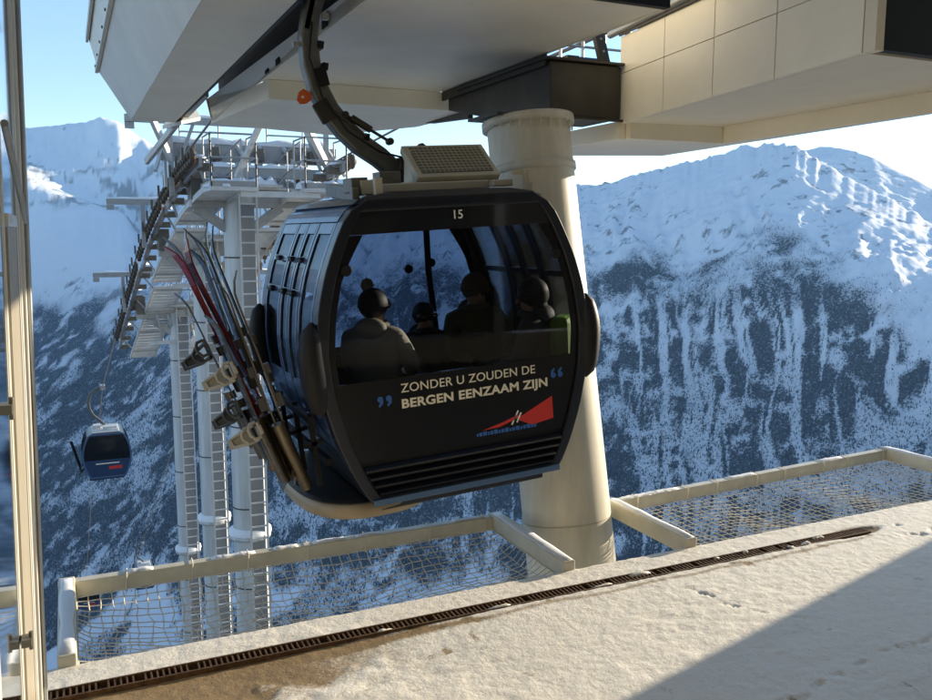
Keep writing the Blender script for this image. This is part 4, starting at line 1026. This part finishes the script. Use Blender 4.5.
    bx_ = MB(); bx_.box((-.33, -.20, -.035), (.33, .20, .03), 0, T); so = L_(bx_, 'solar_box', beigebox, ro, .008)
    bx_ = MB(); bx_.box((-.285, -.16, .031), (.285, .16, .038), 0, T); L_(bx_, 'solar_panel', gridm, so)
    bx_ = MB()
    for k in range(1, 16): x = -.285+.57*k/16; bx_.box((x-.002, -.16, .0385), (x+.002, .16, .041), 0, T)
    for k in range(1, 9): y = -.16+.32*k/9; bx_.box((-.285, y-.002, .0385), (.285, y+.002, .0415), 0, T)
    L_(bx_, 'panel_grid', beigebox, so)
    bx_ = MB()
    for x in (-.08, .52): bx_.prism([(x, -.60, 2.17), (x, -.20, 2.17), (x, -.26, 2.47), (x, -.34, 2.47)], (.03, 0, 0))
    L_(bx_, 'box_bracket', beigebox, so, .004)
    bx_ = MB(); bx_.cbox((.55, .1, 2.34), (.10, .30, .22), 0, 0, .3); bx_.cbox((.30, .3, 2.42), (.22, .10, .22), 0, .7); bx_.cbox((.16, .36, 2.30), (.14, .20, .26)); L_(bx_, 'latch_housing', darksteel, ro, .015)
    # ski rack on the door side
    rk = MB()
    for z, w_ in ((.30, .05), (.62, .04)): rk.bar((-W(z)-.06, -.62, z), (-W(z)-.06, .72, z), .04, w_)
    for y in (-.55, -.1, .35, .66): rk.bar((-W(.62)-.05, y, .66), (-W(.10)-.22, y, .12), .03, .035); rk.bar((-W(.5), y, .45), (-W(.5)-.14, y, .42), .03, .03)
    ro_ = L_(rk, 'ski_rack', blackpl, g)
    for ky, y in enumerate(np.arange(-.66, .60, .125)):
        xo = (0, -.12, -.06)[ky % 3]
        c = MB(); c.tube([(-1.12, y, .15), (-1.27, y+.04, .62)], [.040, .048], 20, 0, True); c.tube([(-1.2705, y+.04, .622), (-1.273, y+.04, .634)], [.051, .051], 20); c.v = [(x_+xo, y_, z_-xo*.3) for x_, y_, z_ in c.v]; L_(c, 'rack_bin', bronze, ro_)
    return g, Mi
bronze = mat('bronze_brown_bin', (.13, .10, .06), .25, .5, .4, 5, 0, 10, .4)
CAB, CABI = big_cabin()

# skis and snowboards standing in the rack (world positions through the cabin's matrix)
CM = Matrix.Translation(CAB.location) @ CAB.rotation_euler.to_matrix().to_4x4()
def board(mb, foot, top, w_mid, w_end, th, nrm, tip=.10, mi=0, round_tip=True):
    foot = Vector(foot); top = Vector(top); d = (top-foot); L = d.length; d.normalize(); nv = Vector(nrm); nv = (nv-d*nv.dot(d)).normalized(); s = d.cross(nv)
    n = 22; vs = []
    for i in range(n+1):
        t = i/n; w_ = w_mid+(w_end-w_mid)*abs(2*t-1)**2
        if t > .92: w_ *= math.sqrt(max(0.02, 1-((t-.92)/.08)**2))
        if t < .04: w_ *= math.sqrt(max(.1, 1-((.04-t)/.04)**2))
        up_ = tip*max(0, (t-.88)/.12)**2 + .03*max(0, (.05-t)/.05)**2 + .012*math.sin(math.pi*t)
        c = foot+d*L*t+nv*up_
        for a_, b_ in ((-1,0),(1,0),(1,1),(-1,1)): vs.append(c+s*a_*w_/2+nv*b_*th)
    fs = [(i*4+j, i*4+(j+1)%4, (i+1)*4+(j+1)%4, (i+1)*4+j) for i in range(n) for j in range(4)]+[(3,2,1,0), tuple(n*4+j for j in range(4))]
    mb.add(vs, fs, mi); return d, nv, s, L
bindm = mat('binding_plastic', (.05, .05, .05), .4); bindl = mat('beige_binding', (.46, .42, .34), .5, 0, .2, 20)
def skis(foot, top, col, label, bcol, yaw=0):
    foot = CM @ (Vector(foot)+Vector((-.03, 0, .09))); top = CM @ (Vector(top)+Vector((0, -.04, .06)))
    t = empty('pair_of_skis', foot, label, 'skis', 'skis and snowboards in the outside rack')
    mm = mat('ski_'+label.split()[0], col, .22, .1, .35, 7, 0, 10, .6, tuple(min(1, c*.35+.02) for c in col))
    for k, sg in ((0, 1), (1, -1)):
        nv = Vector((sg*math.cos(yaw), sg*math.sin(yaw), .25*sg)); off = Vector((sg*.012, 0, 0))
        mb = MB(); d, n_, s, L = board(mb, foot+off, top+off, .068, .105, .011, nv, .07); mb.build('ski', mm, t)
        b_ = MB(); 
        for q, l_, h_ in ((.40, .10, .055), (.55, .07, .045), (.475, .26, .016)):
            c = foot+off+d*L*q+n_*(.02+h_/2)
            MM = Matrix((( *s, 0), (*d, 0), (*n_, 0), (0,0,0,1))).transposed(); MM = Matrix.Translation(c) @ MM
            b_.box((-.032, -l_/2, -h_/2), (.032, l_/2, h_/2), 0, MM)
        b_.build('binding', bcol, t, .006)
def snowboard(foot, top, col, label, bcol, nrm):
    foot = CM @ Vector(foot); top = CM @ Vector(top)
    t = empty('snowboard', foot, label, 'snowboard', 'skis and snowboards in the outside rack')
    mm = mat('deck_'+label.split()[0], col, .25, 0, .5, 5, 0, 10, .5, tuple(min(1, c*.4+.05) for c in col))
    mb = MB(); d, n_, s, L = board(mb, foot, top, .24, .29, .012, nrm, .05); mb.build('deck', mm, t)
    for q in (.34, .68):
        c = foot+d*L*q+n_*.012; MM = Matrix(((*s, 0), (*d, 0), (*n_, 0), (0,0,0,1))).transposed(); MM = Matrix.Translation(c) @ MM @ Matrix.Rotation(.25, 4, 'Z')
        b_ = MB(); b_.box((-.13, -.045, 0), (.13, .045, .022), 0, MM); b_.disc(MM @ Vector((0,0,.026)), n_, .05, .012, 16); bo = b_.build('binding', bcol, t, .004)
        b_ = MB(); arc = [MM @ Vector((-.125+.02*abs(a_)/.06, a_*.9, .02)) for a_ in (-.06, .06)]
        b_.tube([MM @ Vector((-.02, -.055, .02)), MM @ Vector((-.10, -.05, .09)), MM @ Vector((-.135, -.03, .20)), MM @ Vector((-.14, .03, .20)), MM @ Vector((-.10, .05, .09)), MM @ Vector((-.02, .055, .02))], .014, 8)
        b_.prism([MM @ Vector((-.13, -.04, .07)), MM @ Vector((-.13, .04, .07)), MM @ Vector((-.15, .035, .23)), MM @ Vector((-.15, -.035, .23))], n_*.0+s*-.012); b_.build('highback', bcol, bo)
        b_ = MB()
        for xx, hh in ((-.06, .13), (.07, .085)): b_.tube([MM @ Vector((xx, -.055, .02)), MM @ Vector((xx-.0, -.055, hh*.75)), MM @ Vector((xx+.01, -.02, hh)), MM @ Vector((xx+.01, .02, hh)), MM @ Vector((xx, .055, hh*.75)), MM @ Vector((xx, .055, .02))], .012, 6)
        b_.build('strap', bcol, bo)
skis((-1.10, -.46, .12), (-1.60, -.20, 1.92), (.05, .05, .055), 'black skis nearest the end window, tall dark tips curving over', bindm)
skis((-1.12, -.26, .11), (-1.76, -.08, 1.84), (.34, .02, .02), 'red edged skis leaning far out from the rack', bindm, .3)
skis((-1.12, -.06, .12), (-1.58, .18, 1.95), (.22, .26, .16), 'greenish skis standing deep in the rack behind the black pair', bindm, -.2)
skis((-1.12, .14, .11), (-1.72, .30, 1.90), (.32, .34, .38), 'silver grey skis leaning between the greenish pair and the tower', bindm, .1)
skis((-1.12, -.60, .10), (-1.52, -.48, 1.62), (.16, .13, .09), 'brown glossy skis pressed against the cabin corner', bindm, -.1)
skis((-1.12, .34, .12), (-1.50, .60, 1.78), (.06, .09, .16), 'navy skis at the far end of the rack, half hidden by the others', bindm, .2)
snowboard((-1.28, -.30, .25), (-1.74, -.02, 1.56), (.08, .13, .22), 'blue black snowboard with dark strap bindings, outermost in the rack', bindm, (-1, .12, -.2))
snowboard((-1.24, -.56, .16), (-1.60, -.40, 1.42), (.10, .10, .10), 'short dark snowboard with beige bindings nearest the camera', bindl, (-1, .02, -.2))

# ---------------------------------------------------------------- passengers
def person(name_, loc, face_dir, jacket, trousers, label, scale=1.0, hat=None, goggles=True, hair=None, pack=None, lean=0.0):
    """seated figure: hips at loc (cabin space), facing angle face_dir (0 = +y)"""
    M = CM @ Matrix.Translation(loc) @ Matrix.Rotation(face_dir, 4, 'Z') @ Matrix.Scale(scale, 4)
    t = empty('person', M.translation, label, 'person', 'passengers inside the cabin')
    V = []; E_ = []; Rad = []
    def add(p, r, par=None):
        V.append(M @ Vector(p)); Rad.append(r*scale); 
        if par is not None: E_.append((par, len(V)-1))
        return len(V)-1
    hip = add((0, 0, .06), .15); sp = add((0, -.02+lean*.3, .24), .165, hip); ch = add((0, -.03+lean*.6, .43), .195, sp)
    nk = add((0, -.01+lean, .59), .075, ch); jaw = add((0, .02+lean, .66), .078, nk); sk_ = add((0, .01+lean, .735), .095, jaw); cr = add((0, .0+lean, .80), .07, sk_)
    for s in (-1, 1):
        sh = add((s*.20, -.03+lean*.8, .485), .095, ch); el_ = add((s*.27, .06+lean*.5, .25), .07, sh); wr = add((s*.13, .27+lean*.3, .19), .033, el_); pm = add((s*.10, .335+lean*.3, .18), .036, wr)
        for q in range(4):
            f1 = add((s*(.10-.030+.020*q), .385+lean*.3+(.006 if q in (1, 2) else 0), .176), .0105, pm); f2 = add((s*(.10-.030+.020*q), .41+lean*.3, .155), .009, f1)
        th = add((s*.052, .345+lean*.3, .175), .012, pm); add((s*.038, .375+lean*.3, .165), .010, th)
        th_ = add((s*.10, .08, .05), .105, hip); kn = add((s*.13, .43, .06), .075, th_); an = add((s*.13, .45, -.33), .052, kn); add((s*.14, .56, -.375), .045, an)
    me_ = bpy.data.meshes.new('tmp'); me_.from_pydata(V, E_, []); ob = bpy.data.objects.new('tmp_body', me_); COL.objects.link(ob)
    sm = ob.modifiers.new('Skin', 'SKIN'); sm.use_smooth_shade = True
    for i, sv in enumerate(me_.skin_vertices[0].data): sv.radius = (Rad[i], Rad[i]*.86 if i < 3 else Rad[i]); sv.use_root = (i == 0)
    ob.modifiers.new('Sub', 'SUBSURF').levels = 2
    bpy.context.view_layer.update()
    m2 = bpy.data.meshes.new_from_object(ob.evaluated_get(bpy.context.evaluated_depsgraph_get())); bpy.data.objects.remove(ob)
    Mi_ = M.inverted(); og = t.location
    for m_ in (jacket, trousers, skin_m, blackpl): m2.materials.append(m_)
    for p in m2.polygons:
        c = Mi_ @ p.center; p.use_smooth = True
        if c.z > .60: p.material_index = 2
        elif c.y > .30+lean*.3 and c.z > .12: p.material_index = 3
        elif c.z < -.30: p.material_index = 3
        elif c.z < .13 and c.y > .03 or c.z < .03: p.material_index = 1
        else: p.material_index = 0
    for v in m2.vertices: v.co = v.co - og
    o = bpy.data.objects.new('body', m2); COL.objects.link(o); o.parent = t
    H = lambda p: M @ Vector(p)
    # face
    fb = MB(); fb.prism([H((-.014, .105+lean, .675)), H((.014, .105+lean, .675)), H((.005, .095+lean, .725)), H((-.005, .095+lean, .725))], (M.to_3x3() @ Vector((0, .028, -.004)))); fb.build('nose', skin_m, t, .004)
    fb = MB(); fb.ell(H((0, .095+lean, .642)), (.022*scale,)*2+(.006*scale,), 10, 6); fb.build('mouth', lipm, t)
    R3 = M.to_3x3().normalized().to_4x4()
    hd = MB()
    if hat is not None:
        hd.ell(H((0, -.012+lean, .758)), (.115*scale, .128*scale, .120*scale), 20, 12, 0, R3); ho = hd.build('hat', hat, t)
        hb = MB(); hb.tube([H((.112*math.cos(a_), .0+lean+.122*math.sin(a_), .735-.012*math.sin(a_))) for a_ in np.linspace(0, 6.283, 25)], .013*scale, 8); hb.build('brim', hat, ho)
    if hair is not None:
        hd = MB(); hd.ell(H((0, -.025+lean, .74)), (.112*scale, .118*scale, .115*scale), 18, 12, 0, R3); hd.ell(H((0, -.06+lean, .62)), (.09*scale, .07*scale, .12*scale), 14, 8, 0, R3); hd.build('hair', hair, t)
    if goggles:
        gg = MB(); gg.tube([H((.108*math.sin(a_), .012+lean+.110*math.cos(a_), .742)) for a_ in np.linspace(-1.0, 1.0, 9)], [.02*scale]+[.040*scale]*7+[.02*scale], 10); gg.build('goggles', gogm, t)
    # collar and jacket hem
    cl = MB(); cl.tube([H((.085*math.cos(a_), .0+lean+.085*math.sin(a_), .585+.012*math.sin(a_))) for a_ in np.linspace(0, 6.283, 21)], .032*scale, 8); cl.ell(H((0, -.095+lean, .575)), (.135*scale, .085*scale, .085*scale), 14, 8, 0, R3); cl.build('collar', jacket, t)
    if pack is not None:
        pk = MB(); pk.cbox((0,0,0), (.30*scale, .16*scale, .42*scale)); pk.v = [tuple((Matrix.Translation(H((0, -.24+lean*.5, .36))) @ R3) @ Vector(v)) for v in pk.v]; pk.build('backpack', pack, t, .05)
    return t
lipm = mat('lips', (.32, .12, .10), .5); gogm = mat('goggle_lens', (.05, .04, .03), .08, .3, 0, 5, 0, 10, .6)
jk1 = mat('pale_ski_jacket', (.52, .48, .41), .7, 0, .15, 12, .2, 30); jk2 = mat('dark_child_jacket', (.03, .03, .04), .7, 0, .2, 12, .2, 30)
jk3 = mat('olive_ski_jacket', (.12, .12, .06), .7, 0, .3, 6, .2, 30); jk4 = mat('charcoal_ski_jacket', (.07, .065, .06), .7, 0, .2, 12, .2, 30)
tr1 = mat('black_ski_trousers', (.02, .02, .025), .8); gn = mat('lime_backpack', (.22, .42, .04), .6, 0, .2, 10)
tl = mat('teal_cuff', (.03, .35, .28), .6); hatb = mat('brown_knit_hat', (.16, .11, .07), .9, 0, .3, 40, .3, 60); helm = mat('dark_helmet', (.02, .02, .024), .6, 0, .3, 9); hairm = mat('dark_hair', (.02, .014, .01), .8)
person('p', (-.44, -.34, .62), R(-42), jk1, tr1, 'passenger in pale jacket and dark helmet, leftmost behind the end window', .98, helm, True, None, None, .02)
person('p', (.26, .40, .50), R(180), jk2, tr1, 'small child in dark jacket and helmet facing the terrace, left of the middle', .86, helm, True)
person('p', (.74, .36, .54), R(172), jk3, tr1, 'passenger in olive jacket with brown knit hat, right of the cabin middle', 1.06, hatb, False)
person('p', (.84, -.46, .58), R(48), jk4, tr1, 'passenger with dark long hair and lime backpack, rightmost in the cabin', 1.0, helm, False, hairm, gn)

# ---------------------------------------------------------------- distant cabins, simpler but with the same parts
def far_cabin():
    g = empty('gondola_cabin', (0,0,0), None, 'gondola', 'gondola cabins on the lift')
    mb = MB(); face(mb, -.92, .05, .86, .0, 1.84); L_(mb, 'lower_body', blue, g, .02)
    mb = MB(); face(mb, -.92, 1.93, 2.12, .0, 1.84); L_(mb, 'roof', framem, g, .02)
    mb = MB(); face(mb, -.88, .861, 1.929, .03, 1.76); L_(mb, 'window_band', darkgl, g)
    for s in (-1, 1):
        for y in (-.90, -.02, .86):
            mb = MB(); side(mb, s, y, y+.05, .05, 2.0, .012, .05); L_(mb, 'frame', framem, g)
    for y in (-.945, .92):
        o_ = outline(.02, 2.12, -.01, 24); i_ = outline(.10, 2.03, .07, 24); n = len(o_); mb = MB()
        vs = [(x, y, z) for x, z in o_]+[(x, y, z) for x, z in i_]+[(x, y+.025, z) for x, z in o_]+[(x, y+.025, z) for x, z in i_]; fs = []
        for k in range(n):
            k2 = (k+1) % n; fs += [(k, k2, n+k2, n+k), (2*n+k2, 2*n+k, 3*n+k, 3*n+k2), (k2, k, 2*n+k, 2*n+k2), (n+k, n+k2, 3*n+k2, 3*n+k)]
        mb.add(vs, fs); L_(mb, 'end_frame', bluel, g)
    mb = MB(); mb.box((.05, -.9275, .42), (.62, -.925, .56)); L_(mb, 'red_emblem', logor, g)
    mb = MB(); mb.box((-.5, -.9275, .68), (.5, -.925, .73)); L_(mb, 'lettering', textm, g)
    mb = MB(); mb.flatbar([(-.02, 0, 2.12), (-.04, 0, 2.35), (-.22, 0, 2.55), (-.48, 0, 2.80), (-.62, 0, 3.1), (-.66, 0, 3.45), (-.55, 0, 3.8), (-.30, 0, 4.02), (0, 0, 4.10)], .13, .12, (0,1,0)); L_(mb, 'hanger_arm', armm, g, .02)
    mb = MB(); mb.cbox((0, 0, 4.1), (.22, .55, .2)); mb.disc((-.12, .3, 4.18), (1,0,0), .09, .05, 12); mb.disc((-.12, -.3, 4.18), (1,0,0), .09, .05, 12); L_(mb, 'rope_grip', galv, g)
    mb = MB(); mb.bar((-.55, -.6, 2.18), (.55, -.6, 2.18), .08, .08); mb.bar((-.55, .6, 2.18), (.55, .6, 2.18), .08, .08); mb.cbox((.2, -.35, 2.28), (.6, .4, .12)); mb.cbox((-.35, .2, 2.25), (.3, .5, .12)); mb.box((-.6, -.8, 2.125), (.6, .8, 2.15)); L_(mb, 'roof_gear', galvl, g, .01)
    mb = MB(); mb.bar((-1.12, -.6, .4), (-1.12, .6, .4), .06, .1); mb.bar((-.9, -.5, .55), (-1.2, -.5, .2), .05, .05); mb.bar((-.9, .5, .55), (-1.2, .5, .2), .05, .05); mb.tube([(-1.12, -.3, .3), (-1.5, -.1, 1.7)], .04, 6); mb.tube([(-1.12, .2, .3), (-1.45, .3, 1.6)], .04, 6); L_(mb, 'ski_rack', blackpl, g)
    mb = MB(); mb.box((-.8, -.85, -.06), (.7, .85, .018)); L_(mb, 'floor', framem, g, .01)
    return g
fc0 = far_cabin()
spots = ((ropeL, 42.5, 'distant gondola cabin with blue edges, nearest of those beyond the tower rollers', 0),
         (ropeR, 83, 'distant gondola cabin just above the rail, beside the tower columns', .02),
         (ropeL, 91, 'distant gondola cabin seen low behind the left net corner', 0))
for i, (fn, y, lb, sw) in enumerate(spots):
    o = fc0 if i == 0 else copy_tree(fc0)
    x, z = fn(y); o.location = (x, y, z-4.10); o['label'] = lb; o.rotation_euler = (0, sw, 0)
bpy.context.view_layer.update()

# ---------------------------------------------------------------- light and world
SX, SY, SZ = math.cos(R(SUN_EL))*math.cos(R(SUN_PHI)), math.cos(R(SUN_EL))*math.sin(R(SUN_PHI)), math.sin(R(SUN_EL))
sun = bpy.data.lights.new('sun', 'SUN'); so = bpy.data.objects.new('sun', sun); COL.objects.link(so)
sun.energy = 5.0; sun.angle = R(.5); sun.color = (1, .85, .63)
so.rotation_euler = Vector((SX, SY, SZ)).to_track_quat('Z', 'Y').to_euler(); so.location = (20, 5, 30)
w = bpy.data.worlds.new('World'); scene.world = w; w.use_nodes = True; nt = w.node_tree; bg = nt.nodes['Background']
sky = nt.nodes.new('ShaderNodeTexSky'); sky.sky_type = 'NISHITA'; sky.sun_disc = False; sky.sun_elevation = R(SUN_EL); sky.sun_rotation = R(90-SUN_PHI)
sky.altitude = 2500; sky.air_density = 1.0; sky.dust_density = .3; sky.ozone_density = 1.0
nt.links.new(sky.outputs[0], bg.inputs['Color']); bg.inputs['Strength'].default_value = .11
scene.view_settings.view_transform = 'Standard'; scene.view_settings.look = 'None'; scene.view_settings.gamma = 1; scene.view_settings.use_curve_mapping = False
scene.view_settings.exposure = EXPO = 1.62
scene.cycles.max_bounces = 10; scene.cycles.diffuse_bounces = 5; scene.cycles.glossy_bounces = 4; scene.cycles.transparent_max_bounces = 16; scene.cycles.volume_bounces = 0
scene.cycles.use_denoising = True; scene.cycles.caustics_reflective = False; scene.cycles.caustics_refractive = False
HAZE = .00006
# ---------------------------------------------------------------- air
if HAZE > 0:
    mb = MB(); mb.box((-7100, -7100, -1500), (7100, 7100, 1500)); hz = mb.build('haze', snowc); hz.data.materials.clear()
    hm = bpy.data.materials.new('blue_air'); hm.use_nodes = True; n_ = hm.node_tree; n_.nodes.clear()
    o_ = n_.nodes.new('ShaderNodeOutputMaterial'); pv = n_.nodes.new('ShaderNodeVolumePrincipled')
    pv.inputs['Color'].default_value = (.30, .58, 1, 1); pv.inputs['Density'].default_value = HAZE; pv.inputs['Anisotropy'].default_value = 0.0
    n_.links.new(pv.outputs[0], o_.inputs['Volume']); hz.data.materials.append(hm); tag(hz, kind='stuff')
# lift everything so that the terrace lies at height zero
for o in list(scene.objects):
    if o.parent is None: o.location.z += GZ
